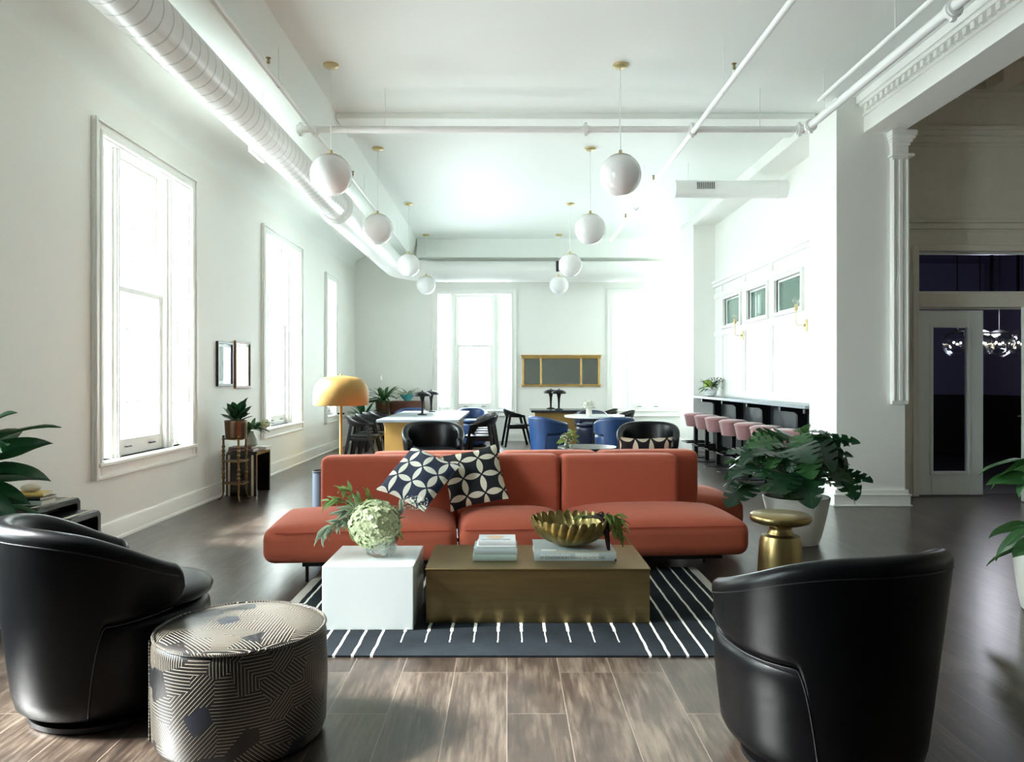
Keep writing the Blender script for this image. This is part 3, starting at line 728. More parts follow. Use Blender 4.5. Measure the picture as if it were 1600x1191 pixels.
# ------------------------------------------------------------------ tub armchairs
TUBTAB = {0: [(0, 1.0), (20, .99), (50, .90), (86, .46), (120, .16), (150, 0)], 1: [(0, 1.0), (30, .99), (52, .93), (75, .74), (95, .40), (110, .2), (122, .05), (150, 0)]}
def tub_z(a, H, Hf, tab=0):
    """top edge height at angle a (degrees) from the middle of the back"""
    T_ = TUBTAB[tab]; a = abs(a)
    for (a0, v0), (a1, v1) in zip(T_, T_[1:]):
        if a <= a1: return Hf + (H - Hf) * (v0 + (v1 - v0) * (a - a0) / (a1 - a0))
    return Hf
def tub_rad(z, Rb, Rt, H): return Rb + (Rt - Rb) * z / H - .05 * (1 - sm(0, .10, z))
def tub_zb(ab, zlo, zarm, seam): return zlo + (zarm - .03 - zlo) * sm(seam - 1, seam + 10, ab) ** .45 + .03 * sm(70, 134, ab)
def tub_shell(Rb, Rt, H, Hf, zlo, zarm, t, tab, seam, A, ysc=1.03, na=200):
    """wraparound back and arms: full height behind, an arm band in front of the seams"""
    loops = []
    raw = [sum(tub_z(-A + 2 * A * (i + k) / na, H, Hf, tab) for k in range(-14, 15)) / 29 for i in range(na + 1)]
    for i in range(na + 1):
        deg = -A + 2 * A * i / na; a = R(deg); zt = raw[i]; ab = abs(deg)
        zb = tub_zb(ab, zlo, zarm, seam)
        e = max(0, (ab / A - .955) / .045); k = math.sqrt(max(0, 1 - e * e)) * .96 + .04
        zm = (zt + zb) / 2; zt2 = zm + (zt - zm) * k; zb2 = zm + (zb - zm) * k; tt = t * (.55 + .45 * k)
        pts = []; nz = 12; rr = tt / 2
        def P(off, z):
            r = tub_rad(max(z, 0), Rb, Rt, H) - off; an = -PI / 2 + a
            pts.append((r * math.cos(an), r * math.sin(an) * ysc, z))
        z_hi, z_lo = zt2 - rr, zb2 + min(rr * .7, (zt2 - zb2) * .3)
        if z_lo > z_hi: z_lo = z_hi = (z_lo + z_hi) / 2
        for j in range(nz + 1): P(0, z_lo + (z_hi - z_lo) * j / nz)
        for j in range(1, 8): q = PI * j / 8; P(rr - rr * math.cos(q), z_hi + rr * math.sin(q))
        for j in range(nz + 1): P(tt, z_hi + (z_lo - z_hi) * j / nz)
        rl = z_lo - zb2
        for j in range(1, 6): q = PI * j / 6; P(rr + rr * math.cos(q), z_lo - rl * math.sin(q))
        loops.append(pts)
    return B().loft(loops)
def make_tub(label, Rb=.325, Rt=.42, H=.835, Hf=.605, leather='leather', group='black leather swivel tub armchairs', tab=0, seam=46, A=134):
    t = thing('tub_armchair', (0, 0, 0), label, 'armchair', group)
    zarm = Hf - .14
    obj('shell', tub_shell(Rb, Rt, H, Hf, .045, zarm, .085, tab, seam, A), leather, t, angle=60)
    # body under the seat, nearly flush with the shell
    R0 = lambda z: tub_rad(z, Rb, Rt, H) - .006
    prof = [(R0(.05) - .06, .045), (R0(.05) - .012, .05)] + [(R0(z), z) for z in (.07, .10, .15, .2, .25, .3, .34)] + [(R0(.37) - .002, zarm - .09), (R0(.39) - .006, zarm - .06), (R0(.4) - .02, zarm - .035), (R0(.4) - .06, zarm - .02), (.001, zarm - .02)]
    b = B(); b.lathe([(r, z) for r, z in prof], (0, 0, 0), 64)
    b.v = [(x, yy * 1.03 + (.05 if yy > 0 else 0) * sm(0, .2, yy), z) for x, yy, z in b.v]
    obj('seat_base', b, leather, t, angle=60)
    c = B(); c.lathe([(.20, zarm - .022), (Rb - .01, zarm - .02), (Rb + .012, zarm - .005), (Rb + .018, zarm + .015), (Rb + .005, zarm + .034), (Rb - .05, zarm + .046), (.16, zarm + .052), (.001, zarm + .054)], (0, .09, 0), 56)
    obj('seat_cushion', c, leather, t, angle=60)
    for sg in (-1, 1):
        path = []
        for k in range(70):
            deg = seam - .8 + (A - 8 - seam) * (k / 69) ** 2.2; z = tub_zb(deg, .06, zarm, seam) + .004; an = -PI / 2 + R(sg * deg)
            r = tub_rad(z, Rb, Rt, H) + .0; path.append((r * math.cos(an), r * math.sin(an) * 1.03, z))
        obj('seam', B().tube(path, .003, 6), 'leather_stitch', t)
    path = []
    for i in range(101):
        deg = (-A + 2 * A * i / 100) * .95; zt = sum(tub_z(deg + 1.5 * k, H, Hf, tab) for k in range(-14, 15)) / 29 - .058
        r = tub_rad(zt, Rb, Rt, H) + .0005; an = -PI / 2 + R(deg); path.append((r * math.cos(an), r * math.sin(an) * 1.03, zt))
    obj('piping', B().tube(path, .0024, 6), 'leather_stitch', t)
    obj('swivel_base', B().lathe([(.285, 0), (.292, .006), (.292, .026), (.26, .032), (.12, .034), (.12, .05)], (0, 0, 0), 56), 'black_metal', t)
    return t
t1 = make_tub('black leather tub armchair beside the patterned pouf', tab=1, seam=64, A=121); t1.location = (-1.72, 3.25, 0); t1.rotation_euler = (0, 0, R(-46))
t2 = make_tub('black leather tub armchair with its back turned, in front of the brass pedestal table'); t2.location = (1.17, 2.80, 0); t2.rotation_euler = (0, 0, R(20))
t3 = dup(t1, (-.95, 9.75, 0), R(190), 'black leather tub armchair behind the sofa near the long dining table')
t4 = dup(t1, (1.82, 9.75, 0), R(165), 'black leather tub armchair behind the sofa near the bar stools')

# ------------------------------------------------------------------ pouf
pf = thing('pouf', (-1.042, 2.97, 0), 'round pouf in dark fabric with pale geometric lines', 'pouf')
r_, h_ = .325, .435
body = obj('body', B().lathe([(.20, 0), (r_ - .05, .002), (r_ - .015, .018), (r_ - .002, .05), (r_ + .004, h_ * .5), (r_, h_ - .045), (r_ - .006, h_ - .018), (r_ - .012, h_ - .012)], (0, 0, 0), 72), 'pouf', pf, angle=70)
uvmap(body, lambda co, p: ((math.atan2(co.y, co.x) % (2 * PI) if not (p.center.x > 0 and p.center.y < 0 and abs(co.y) < 1e-5 and co.x > 0) else 2 * PI) * r_, co.z))
top = obj('top_panel', B().lathe([(r_ - .012, h_ - .012), (r_ - .03, h_ - .001), (r_ - .08, h_ + .006), (.1, h_ + .012), (.001, h_ + .013)], (0, 0, 0), 72), 'pouf', pf, angle=70)
uvmap(top, lambda co, p: (co.x + 3.3, co.y + 2.1))
def ringpath(r, z, n=72, wob=0): return [(r * math.cos(2 * PI * k / n), r * math.sin(2 * PI * k / n), z + wob * math.sin(k * 1.7)) for k in range(n + 1)]
pp = obj('piping', B().tube(ringpath(r_ - .006, h_ - .008, 72, .0012), .0065, 8), 'pouf', pf); uvmap(pp, lambda co, p: (math.atan2(co.y, co.x) * r_ * 1.4, co.z + co.x))
zp = obj('zip_seam', B().tube([((r_ + .004) * math.cos(R(200)), (r_ + .004) * math.sin(R(200)), .03 + .38 * k / 8) for k in range(9)], .005, 8), 'pouf', pf); uvmap(zp, lambda co, p: (co.z * 2, co.z))

# ------------------------------------------------------------------ sofas, back to back
SO = (.04, 5.27, 0); SRZ = R(4.6)
def sofa_world(x, y, z):
    c, s_ = math.cos(SRZ), math.sin(SRZ); return Vector((SO[0] + x * c - y * s_, SO[1] + x * s_ + y * c, z))
sf = thing('sofa', SO, 'coral wool modular sofa with two patterned cushions behind the coffee table', 'sofa', 'coral sofas back to back', SRZ)
def seat(o, x0, x1, y0, y1, r=.082): return obj('seat', B().rbox(x0, x1, y0, y1, .125, .375, r, .068), 'coral', o, angle=80)
def back(o, x0, x1, y0, y1, z1=.80): return obj('backrest', B().rbox(x0, x1, y0, y1, .32, z1, .048, .006), 'coral', o, angle=80)
seat(sf, -1.72, -.385, 0, .86); seat(sf, -.375, .425, 0, .72); seat(sf, .435, 1.72, 0, .86)
back(sf, -1.42, -.385, .60, .84); back(sf, -.38, .43, .60, .84); back(sf, .44, 1.38, .60, .84, .795)
def seam_line(o, x0, x1, y, z): obj('seam', B().tube([(x0, y, z), (x1, y, z)], .0035, 6), 'coral_seam', o)
for x0, x1 in ((-1.62, -.43), (-.33, .38), (.48, 1.67)): seam_line(sf, x0, x1, -.0005, .345)
for x, y in ((-1.42, .06), (-.40, .37), (.45, .37), (1.5, .37), (-1.42, .78), (1.5, .78)): obj('leg', B().cyl((x, y, 0), .012, .14, 12), 'black_metal', sf)
obj('base_rail', B().box(-1.45, 1.52, .05, .07, .105, .13).box(-1.45, 1.52, .77, .79, .105, .13), 'black_metal', sf)
s2 = thing('sofa', SO, 'coral wool sofa turned away, standing back to back behind the front one', 'sofa', 'coral sofas back to back', SRZ)
seat(s2, -1.02, .0, 1.1, 1.86); seat(s2, .01, .80, 1.1, 1.86); seat(s2, .81, 2.07, .96, 1.86)
back(s2, -1.06, -.02, .865, 1.11); back(s2, -.01, .79, .865, 1.11); back(s2, .80, 1.63, .865, 1.11)
for x, y in ((-.95, 1.2), (-.95, 1.8), (1.85, 1.0), (1.85, 1.8)): obj('leg', B().cyl((x, y, 0), .012, .14, 12), 'black_metal', s2)

# ------------------------------------------------------------------ cushions
def cushion(label, m, M, size, th, cell, off=(0, 0), name='cushion', group='patterned cushions on the coral sofas'):
    n = 22; vs = []; fs = []
    def pt(i, j, s):
        u, v = 2 * i / n - 1, 2 * j / n - 1
        w = max(0, (1 - abs(u) ** 2.6) * (1 - abs(v) ** 2.6)) ** .55
        pinch = 1 - .07 * (1 - u * u) * v * v; pin2 = 1 - .07 * (1 - v * v) * u * u
        return (u * size / 2 * pin2, v * size / 2 * pinch, s * th / 2 * w + .006 * math.sin(5 * u + 3 * v))
    for s in (1, -1):
        for j in range(n + 1):
            for i in range(n + 1): vs.append(pt(i, j, s))
    q = (n + 1) ** 2
    for j in range(n):
        for i in range(n):
            a = j * (n + 1) + i; fs.append((a, a + 1, a + n + 2, a + n + 1)); fs.append((q + a, q + a + n + 1, q + a + n + 2, q + a + 1))
    b = B().add(vs, fs)
    me_b = obj(name, b, m, angle=80)
    uvmap(me_b, lambda co, p: (co.x / cell + off[0], co.y / cell + off[1]))
    # welt round the edge
    me_b.matrix_world = M
    edge = [pt(i, 0, 0)[:] for i in range(n + 1)] + [pt(n, j, 0) for j in range(1, n + 1)] + [pt(i, n, 0) for i in range(n - 1, -1, -1)] + [pt(0, j, 0) for j in range(n - 1, -1, -1)]
    w = obj('welt', B().tube(edge, .004, 6, False), m, me_b); uvmap(w, lambda co, p: (co.x / cell + off[0], co.y / cell + off[1]))
    return tag(me_b, label, 'cushion', group)
def P(px, py, d): return Vector(((px - VX) / FPX * d, d, EYE - (py - VY) / FPX * d))
cushion('navy and cream petal cushion tilted on one corner on the coral sofa', 'cushion_navy', basis((.346, -.20, -.119), (.275, .24, .304), P(654, 746, 5.53)), .45, .15, .134, (.35, .1))
cushion('black and cream petal cushion standing upright against the sofa back', 'cushion_black', basis((.37, .04, .075), (-.07, .20, .40), P(741, 746, 5.70)), .44, .14, .138, (.1, .6))
cushion('black and cream petal cushion leaning on the rear sofa, only its top edge showing', 'cushion_black', basis((.45, .03, .0), (.0, -.16, .42), sofa_world(1.28, 1.31, .672)), .46, .14, .14, (.2, .907))

# ------------------------------------------------------------------ books
def book(name, loc, rz, w, d, h, cover, label, group=None, spine='x', parent=None):
    """closed book lying flat: w along x (spine length), d depth; spine on the -y side"""
    o = thing(name, loc, label, 'book', group, rz)
    c = .0028
    obj('cover', B().box(-w / 2, w / 2, 0, d, 0, c).box(-w / 2, w / 2, 0, d, h - c, h).prism([(0, 0), (-.004, h * .25), (-.004, h * .75), (0, h), (c, h), (c, 0)], 'x', -w / 2, w / 2), cover, o, bevel=.0008)
    obj('pages', B().box(-w / 2 + .004, w / 2 - .004, c, d - .005, c, h - c), 'paper', o)
    return o
def text(parent, body, loc, rot, size, m, width=None):
    cu = bpy.data.curves.new('lettering', 'FONT'); cu.body = body; cu.size = size; cu.extrude = .0002; cu.align_x = 'LEFT'
    cu.materials.append(MT[m]); o = bpy.data.objects.new('lettering', cu); COL.objects.link(o); o.parent = parent; o.location = loc; o.rotation_euler = rot
    bpy.context.view_layer.update()
    me = bpy.data.meshes.new_from_object(o.evaluated_get(bpy.context.evaluated_depsgraph_get()))
    bpy.data.objects.remove(o); bpy.data.curves.remove(cu)
    o = bpy.data.objects.new('lettering', me); COL.objects.link(o); o.parent = parent; o.location = loc; o.rotation_euler = rot
    if width: o.scale.x = width / max(v.co.x for v in me.vertices)
    return o
ZT = .32
atlas = book('book', (.405, 4.475, ZT), 0, .485, .36, .052, 'cover_grey', 'thick grey atlas with a lettered spine lying under the brass bowl')
text(atlas, 'OF CONTEMPORARY WORLD ARCHITECTURE', (-.21, -.0043, .013), (PI / 2, 0, 0), .019, 'ink', .385)
text(atlas, 'THE PHAIDON ATLAS', (-.21, -.0043, .031), (PI / 2, 0, 0), .017, 'inkwhite', .175)
obj('cover_band', B().box(-.135, .235, .0, .012, .0521, .0526), 'cover_yellow', atlas)
obj('spine_patch', B().box(.0, .14, -.0044, -.004, .014, .047), mat('pale_spine_print', rgb(206, 214, 208), .5, bump=.01), atlas)
obj('cover_letters', B().box(-.20, -.11, .04, .07, .0521, .0525), 'inkwhite', atlas)
z = ZT; SB = 'stack of four pale books on the coffee table'
for k, (w, d, h, m, dx, dy, lab) in enumerate(((.262, .20, .037, 'cover_green', 0, 0, 'pale green book at the bottom of the white stack on the coffee table'),
        (.258, .20, .038, 'cover_grey', .004, .005, 'thick grey bound book second from the bottom of the white stack'),
        (.235, .185, .012, 'cover_white', .008, .012, 'slim white book just under the top one of the white stack'),
        (.222, .175, .030, 'cover_white', .012, .02, 'white book with a round beige print on top of the stack'))):
    bk = book('book', (-.071 + dx, 4.475 + dy, z), 0, w, d, h, m, lab, SB); z += h
obj('cover_print', B().lathe([(.001, .0302), (.052, .0302), (.052, .0306), (.001, .0307)], (-.01, .095, 0), 28, lambda a, j: 1 + .04 * math.sin(3 * a)), 'print_beige', bk)
obj('cover_title', B().box(-.095, .08, .022, .04, .0301, .0305), 'print_blue', bk)

# ------------------------------------------------------------------ leaves
def leaf_mesh(L, Wd, bend=.5, fold=.25, tip=1.0, n=10, split=0, base=.35):
    """blade along +x from the origin, drooping in -z; split > 0 cuts monstera notches"""
    b = B(); nv = 4 if not split else 5
    def pt(t, s, sd):
        w = Wd / 2 * (math.sin(PI * min(1, t ** .75)) ** .8 if not split else (math.sin(PI * t ** .62) ** .55))
        w = max(w, .0015)
        x = L * (t - (.12 * s * (1 - t) if split else 0)); yy = sd * w * s
        a = bend * t
        xx = x * math.cos(a * .5); zz = -L * t * math.sin(a * .5) + fold * w * s * (1 - .4 * s) + (.02 * L * math.sin(9 * t) * s)
        return (xx, yy, zz)
    for sd in (-1, 1):
        vs = []; fs = []
        N2 = n * (3 if split else 1)
        for i in range(N2 + 1):
            for j in range(nv + 1): vs.append(pt(i / N2, j / nv, sd))
        for i in range(N2):
            for j in range(nv):
                if split and i % 6 in (4, ) and j >= 2 and .12 < i / N2 < .9: continue
                if split and i % 6 in (5, ) and j >= 3 and .12 < i / N2 < .9: continue
                a = i * (nv + 1) + j; q = (a, a + nv + 1, a + nv + 2, a + 1); fs.append(q if sd > 0 else q[::-1])
        b.add(vs, fs)
    b.tube([pt(t / 6, 0, 1) for t in range(7)], [.004 * (1 - t / 7.5) + .0008 for t in range(7)], 5)
    return b
def leaf_matrix(p, az, el, roll=0):
    return Matrix.Translation(p) @ Matrix.Rotation(az, 4, 'Z') @ Matrix.Rotation(-el, 4, 'Y') @ Matrix.Rotation(roll, 4, 'X')
def place_leaf(proto, parent, p, az, el, roll=0, s=1):
    o = proto.copy(); COL.objects.link(o); o.parent = parent
    o.matrix_local = leaf_matrix(p, az, el, roll) @ Matrix.Diagonal((s, s, s, 1)); return o
def proto_leaf(name, m, **k):
    o = obj(name, leaf_mesh(**k), m, angle=80); return o
def pot(parent, r0, r1, h, m, t=.015, name='pot', belly=0):
    pr = [(r0 * .9, 0), (r0, .006)] + [(r0 + (r1 - r0) * (k / 6) ** .8 + belly * math.sin(PI * k / 6), h * k / 6 + .003) for k in range(1, 6)] + [(r1, h - .006), (r1 - t * .4, h), (r1 - t, h - .004), (r1 - t * 1.4, h * .86), (.001, h * .86)]
    obj(name, B().lathe(pr, (0, 0, 0), 40), m, parent, angle=50)
    obj('soil', B().lathe([(r1 - t * 1.5, h * .86 + .001), (r1 * .5, h * .88), (.001, h * .885)], (0, 0, 0), 24), 'soil', parent)

# monstera in the white pot beside the bar pillar
mo = thing('potted_monstera', (2.47, 6.45, 0), 'bushy monstera in a tapered white pot beside the brass pedestal table', 'potted plant')
pot(mo, .18, .275, .40, 'whitepot')
ml = proto_leaf('leaf', 'leaf_dark', L=.36, Wd=.33, bend=.8, fold=.12, split=1)
ml2 = proto_leaf('leaf', 'leaf_mid', L=.30, Wd=.26, bend=.7, fold=.12, split=1)
rng = random.Random(11); stems = B()
used = set()
for k in range(62):
    az = k * 2.399; ring_ = (k + .5) / 62
    rad = .05 + .31 * math.sqrt(ring_) * rng.uniform(.7, 1.1); hh = .92 - .38 * ring_ ** 1.3 + rng.uniform(-.07, .07)
    if math.cos(az) < -.3: rad *= 1.25
    p = Vector((rad * math.cos(az), rad * math.sin(az), hh)); b0 = Vector((.05 * math.cos(az), .05 * math.sin(az), .34))
    stems.tube([b0, b0.lerp(p, .5) + Vector((0, 0, .10)), p], [.007, .006, .004], 6)
    pr = ml if k % 3 else ml2
    if pr not in used: used.add(pr); o = pr; o.parent = mo; o.matrix_local = leaf_matrix(p, az + rng.uniform(-.4, .4), R(rng.uniform(-35, 25)), rng.uniform(-.5, .5))
    else: place_leaf(pr, mo, p, az + rng.uniform(-.5, .5), R(rng.uniform(-40, 25)), rng.uniform(-.6, .6), rng.uniform(.6, 1.0))
for q in ((-.50, -.22, .60, PI, -.1), (-.44, -.05, .52, 3.2, -.4), (.38, -.1, .60, .1, -.5)):
    p = Vector(q[:3]); stems.tube([(0, 0, .34), (q[0] * .5, q[1] * .5, .72), p], [.006, .005, .004], 6); place_leaf(ml2, mo, p, q[3], q[4], .3, .7)
obj('stem', stems, 'stem', mo)

# big leafed plant at the left edge
bp = thing('potted_plant', (-3.02, 4.22, 0), 'tall plant with large dark leaves in a white pot behind the left armchair', 'potted plant')
pot(bp, .20, .27, .42, 'whitepot')
bl = proto_leaf('leaf', 'leaf_dark', L=.40, Wd=.19, bend=.7, fold=.4)
stems = B(); first = True; rng = random.Random(5)
SPEC = [(.12, -.14, 1.00, -.25, .45, -.5), (.16, -.10, .93, -.75, .55, .5), (.18, -.05, .86, -.12, .25, .5), (.16, -.14, .74, -.55, -.1, -.5), (.14, .05, 1.02, .25, .6, 0), (.05, .14, .95, 1.4, .7, .2),
        (.02, .1, .86, 1.9, .5, .1), (-.02, -.12, .9, -1.9, .8, .2), (.05, -.18, .72, -1.3, -.1, .1), (.18, -.10, .62, -.35, -.15, .5), (.12, -.12, .82, -1.0, .2, .5),
        (.16, .08, .70, .35, -.1, -.4), (.15, -.05, 1.06, -.45, .8, .6), (.16, -.02, .66, -.05, -.1, -.5), (.17, -.10, .78, -.3, .1, .7),
        (.12, -.2, 1.08, -.6, .2, -.7), (.10, -.2, .90, -.9, .1, .8), (.14, -.16, .70, -.8, .2, -.8), (.2, 0, .95, .1, .5, .8), (.12, -.1, .60, -.5, .1, .3), (.05, -.2, 1.0, -1.2, .7, .5), (.16, -.2, .82, -.4, -.3, .9)]
for x, y, zz, az, el, ro in SPEC:
    x, y = x * .7, y * .7 - .06
    stems.tube([(x * .15, y * .15, .35), (x * .5, y * .5, .35 + (zz - .35) * .6), (x, y, zz)], [.011, .009, .006], 8)
    if first: first = False; bl.parent = bp; bl.matrix_local = leaf_matrix((x, y, zz), az, el, ro)
    else: place_leaf(bl, bp, (x, y, zz), az, el, ro, rng.uniform(.8, 1.05))
obj('stem', stems, 'stem', bp)

# plant just entering at the right edge
rp = thing('potted_plant', (3.30, 4.55, 0), 'leafy green plant reaching in from the right edge of the view', 'potted plant')
pot(rp, .17, .22, .36, 'whitepot')
l3 = proto_leaf('leaf', 'leaf_mid', L=.30, Wd=.17, bend=.8, fold=.25)
stems = B(); first = True; rng = random.Random(9)
for k in range(16):
    az = [2.9, 3.4, 3.1, 2.7, 3.6][k % 5] + rng.uniform(-.25, .25) if k < 6 else k * 2.4
    zz = [.90, .85, .79, .48, .42, .36][k] if k < 6 else rng.uniform(.45, 1.0)
    rr = .12; p = (rr * math.cos(az), rr * math.sin(az), zz)
    stems.tube([(0, 0, .3), (p[0] * .6, p[1] * .6, .3 + (zz - .3) * .7), p], [.007, .005, .004], 6)
    if first: first = False; l3.parent = rp; l3.matrix_local = leaf_matrix(p, az, .1, .1)
    else: place_leaf(l3, rp, p, az, rng.uniform(-.5, .3), rng.uniform(-.5, .5), rng.uniform(.75, 1))
obj('stem', stems, 'stem', rp)

# ------------------------------------------------------------------ brass pedestal table, bowl, vase
pt_ = thing('pedestal_table', (1.775, 4.9, 0), 'small brass pedestal table with waisted drum base at the sofa end', 'side table')
obj('table_top', B().lathe([(.05, .455), (.14, .46), (.182, .475), (.194, .495), (.190, .515), (.178, .525), (.001, .526)], (0, 0, 0), 56), 'gold', pt_, angle=50)
obj('neck', B().lathe([(.085, .39), (.078, .405), (.07, .42), (.07, .44), (.082, .458)], (0, 0, 0), 48), 'gold', pt_, angle=50)
obj('base', B().lathe([(.15, 0), (.153, .004), (.148, .06), (.138, .24), (.13, .35), (.118, .383), (.085, .395), (.001, .396)], (0, 0, 0), 56), 'gold', pt_, angle=50)

bw = thing('bowl', (.393, 4.66, ZT + .0525), 'scalloped aged brass bowl standing on the grey atlas', 'bowl')
NL = 26; seg = NL * 12
def bowl_pts(inner):
    rows = []
    for j in range(15):
        t = j / 14; r = .095 + (.240 - .095) * math.sin(t * PI / 2) ** .9; zz = .018 + .145 * t ** 1.35
        row = []
        for i in range(seg):
            a = 2 * PI * i / seg; tw = a + .22 * (1 - t)
            lob = math.sqrt(max(0, 1 - (2 * ((tw * NL / (2 * PI)) % 1) - 1) ** 2))
            rr = r * (1 + .085 * (lob - .6) * (.35 + .65 * t)) - (.005 if inner else 0)
            zt = zz + (.036 * (lob - .6) * max(0, (t - .55) / .45) ** 1.5)
            row.append((rr * math.cos(a), rr * math.sin(a), zt + (.003 if inner and j < 14 else 0)))
        rows.append(row)
    return rows
out = bowl_pts(False); inn = bowl_pts(True)[::-1]
b = B().loft(out + inn, cap=False)
b.lathe([(.07, .0), (.078, .003), (.084, .012), (.096, .019)], (0, 0, 0), 48).lathe([(.001, .0195), (.092, .021)], (0, 0, 0), 48)
obj('body', b, 'oldgold', bw, angle=60)

sg = thing('trailing_sprig', (.56, 4.60, .53), 'dried purple and green sprig draped over the rim of the brass bowl', 'plant')
st = B(); rng = random.Random(3)
st.tube([(-.10, .03, .015), (-.04, .0, .03), (.0, -.02, .03), (.035, -.04, .0), (.045, -.06, -.10), (.05, -.07, -.155)], [.006, .009, .014, .018, .016, .010], 8)
st.tube([(.05, -.07, -.155), (.07, -.10, -.195), (.085, -.13, -.205)], [.009, .005, .007], 8)
st.tube([(.03, -.03, .02), (.10, -.03, .04), (.14, -.04, -.02)], .005, 6)
obj('stem', st, 'leaf_purple', sg)
sl = proto_leaf('leaf', 'leaf_lime', L=.075, Wd=.022, bend=.8, fold=.3); sl.parent = sg; sl.matrix_local = leaf_matrix((-.1, .03, .02), PI, .1)
sl2 = proto_leaf('sepal', 'leaf_purple', L=.05, Wd=.018, bend=1, fold=.3); sl2.parent = sg; sl2.matrix_local = leaf_matrix((.02, -.02, .035), 1, .5)
for k in range(64):
    t = rng.random(); base = Vector((.03 + .11 * t, -.03 - .03 * rng.random(), .05 - .16 * t * rng.random()))
    place_leaf(sl, sg, base, rng.uniform(-1.6, .9), rng.uniform(-1.5, .1), rng.uniform(-1, 1), rng.uniform(.6, 1.2))
for k in range(12): place_leaf(sl, sg, (-.02 - .007 * k, rng.uniform(-.01, .03), .03), PI + rng.uniform(-.8, .8), rng.uniform(-.3, .6), 0, rng.uniform(.6, 1))
for k in range(9): place_leaf(sl2, sg, (.0 + rng.uniform(-.02, .05), -.02, .035), rng.uniform(0, 6), rng.uniform(0, 1.2), 0, rng.uniform(.7, 1.2))

# hydrangea in a glass vase on the white cube
fv = thing('flower_arrangement', (-.735, 4.43, .3655), 'green hydrangea with trailing foliage in a clear glass vase on the white cube', 'flowers')
oc = lambda a, j: 1.0
vb = B()
def octo(r, zz): return [(r * math.cos(PI / 8 + k * PI / 4), r * math.sin(PI / 8 + k * PI / 4), zz) for k in range(8)]
vb.loft([octo(.070, 0), octo(.088, .012), octo(.090, .035), octo(.112, .128), octo(.115, .133), octo(.110, .133), octo(.086, .040), octo(.07, .02)], cap=True)
obj('vase', vb, 'vase_glass', fv, angle=20)
def floret_ball(c, r, n, ps, seed, sq=(1, 1, 1)):
    b = B(); rng = random.Random(seed)
    for k in range(n):
        z0 = 1 - 2 * (k + .5) / n; a = k * 2.39996; rr = math.sqrt(1 - z0 * z0)
        nrm = Vector((rr * math.cos(a), rr * math.sin(a), z0)); jit = rng.uniform(.88, 1.06)
        p = Vector(c) + Vector([nrm[i] * r * jit * sq[i] for i in range(3)])
        nn = (nrm + Vector([rng.uniform(-.35, .35) for _ in range(3)])).normalized(); u = nn.orthogonal().normalized(); v = nn.cross(u)
        ro = rng.uniform(0, PI)
        for q in range(4):
            an = ro + q * PI / 2; d = u * math.cos(an) + v * math.sin(an); e = u * -math.sin(an) + v * math.cos(an); s = ps * rng.uniform(.8, 1.15)
            b.add([p, p + d * s * .55 + e * s * .42 + nn * s * .22, p + d * s + nn * s * .10, p + d * s * .55 - e * s * .42 + nn * s * .22], [(0, 1, 2, 3)])
    return b
obj('flower_head', floret_ball((-.04, -.01, .182), .134, 1000, .021, 4, (1.07, 1, 1)).sphere((-.04, -.01, .182), .112, 24, 12), 'petal', fv, angle=80)
stm = B()
sage = proto_leaf('leaf', 'leaf_sage', L=.06, Wd=.022, bend=.6, fold=.2); sage.parent = fv; sage.matrix_local = leaf_matrix((-.2, .02, .2), 3, .2)
grn = proto_leaf('leaf', 'leaf_fresh', L=.075, Wd=.024, bend=.7, fold=.2); grn.parent = fv; grn.matrix_local = leaf_matrix((-.25, .02, .32), 3, .2)
lime = proto_leaf('leaf', 'leaf_lime', L=.06, Wd=.02, bend=.8, fold=.2); lime.parent = fv; lime.matrix_local = leaf_matrix((-.2, .02, .34), 2.6, .6)
rng = random.Random(21)
def branch(pts, lf, n, s0, s1, spread=1.0, r=.003):
    pts = [Vector(p) for p in pts]; stm.tube(pts, [r] * len(pts), 5)
    for k in range(n):
        t = (k + .7) / n * (len(pts) - 1) * .999; i = int(t); p = pts[i].lerp(pts[i + 1], t - i); d = (pts[i + 1] - pts[i]).normalized()
        az = math.atan2(d.y, d.x) + rng.choice((-1, 1)) * rng.uniform(.4, 1.3) * spread; el = math.asin(max(-1, min(1, d.z))) + rng.uniform(-.7, .7)
        place_leaf(lf, fv, p, az, el, rng.uniform(-1, 1), rng.uniform(s0, s1))
branch([(-.05, .02, .1), (-.14, .03, .26), (-.25, .02, .33), (-.33, 0, .31)], grn, 16, .9, 1.4)
branch([(-.03, .03, .1), (-.10, .05, .28), (-.19, .04, .37), (-.24, .03, .38)], grn, 24, .7, 1.1)
branch([(-.02, .04, .1), (-.05, .06, .28), (-.09, .05, .34)], lime, 16, .8, 1.2)
branch([(-.05, 0, .1), (-.17, -.01, .22), (-.27, -.02, .19), (-.34, -.04, .13)], sage, 36, 1., 1.8)
branch([(-.05, 0, .12), (-.15, .0, .27), (-.23, -.01, .25)], sage, 30, 1.1, 1.8)
branch([(.02, 0, .06), (.09, .02, .20), (.115, .02, .27)], sage, 16, .9, 1.5)
branch([(.02, -.01, .05), (.085, -.02, .16), (.10, -.03, .12)], grn, 6, .6, 1)
branch([(.02, .02, .1), (.12, .05, .28), (.20, .06, .30), (.25, .06, .25)], sage, 9, .25, .5)
obj('stem', stm, 'stem', fv)
obj('filler_blossom', floret_ball((.19, .05, .30), .05, 60, .008, 8, (1.6, .7, .8)), 'petalwhite', fv)
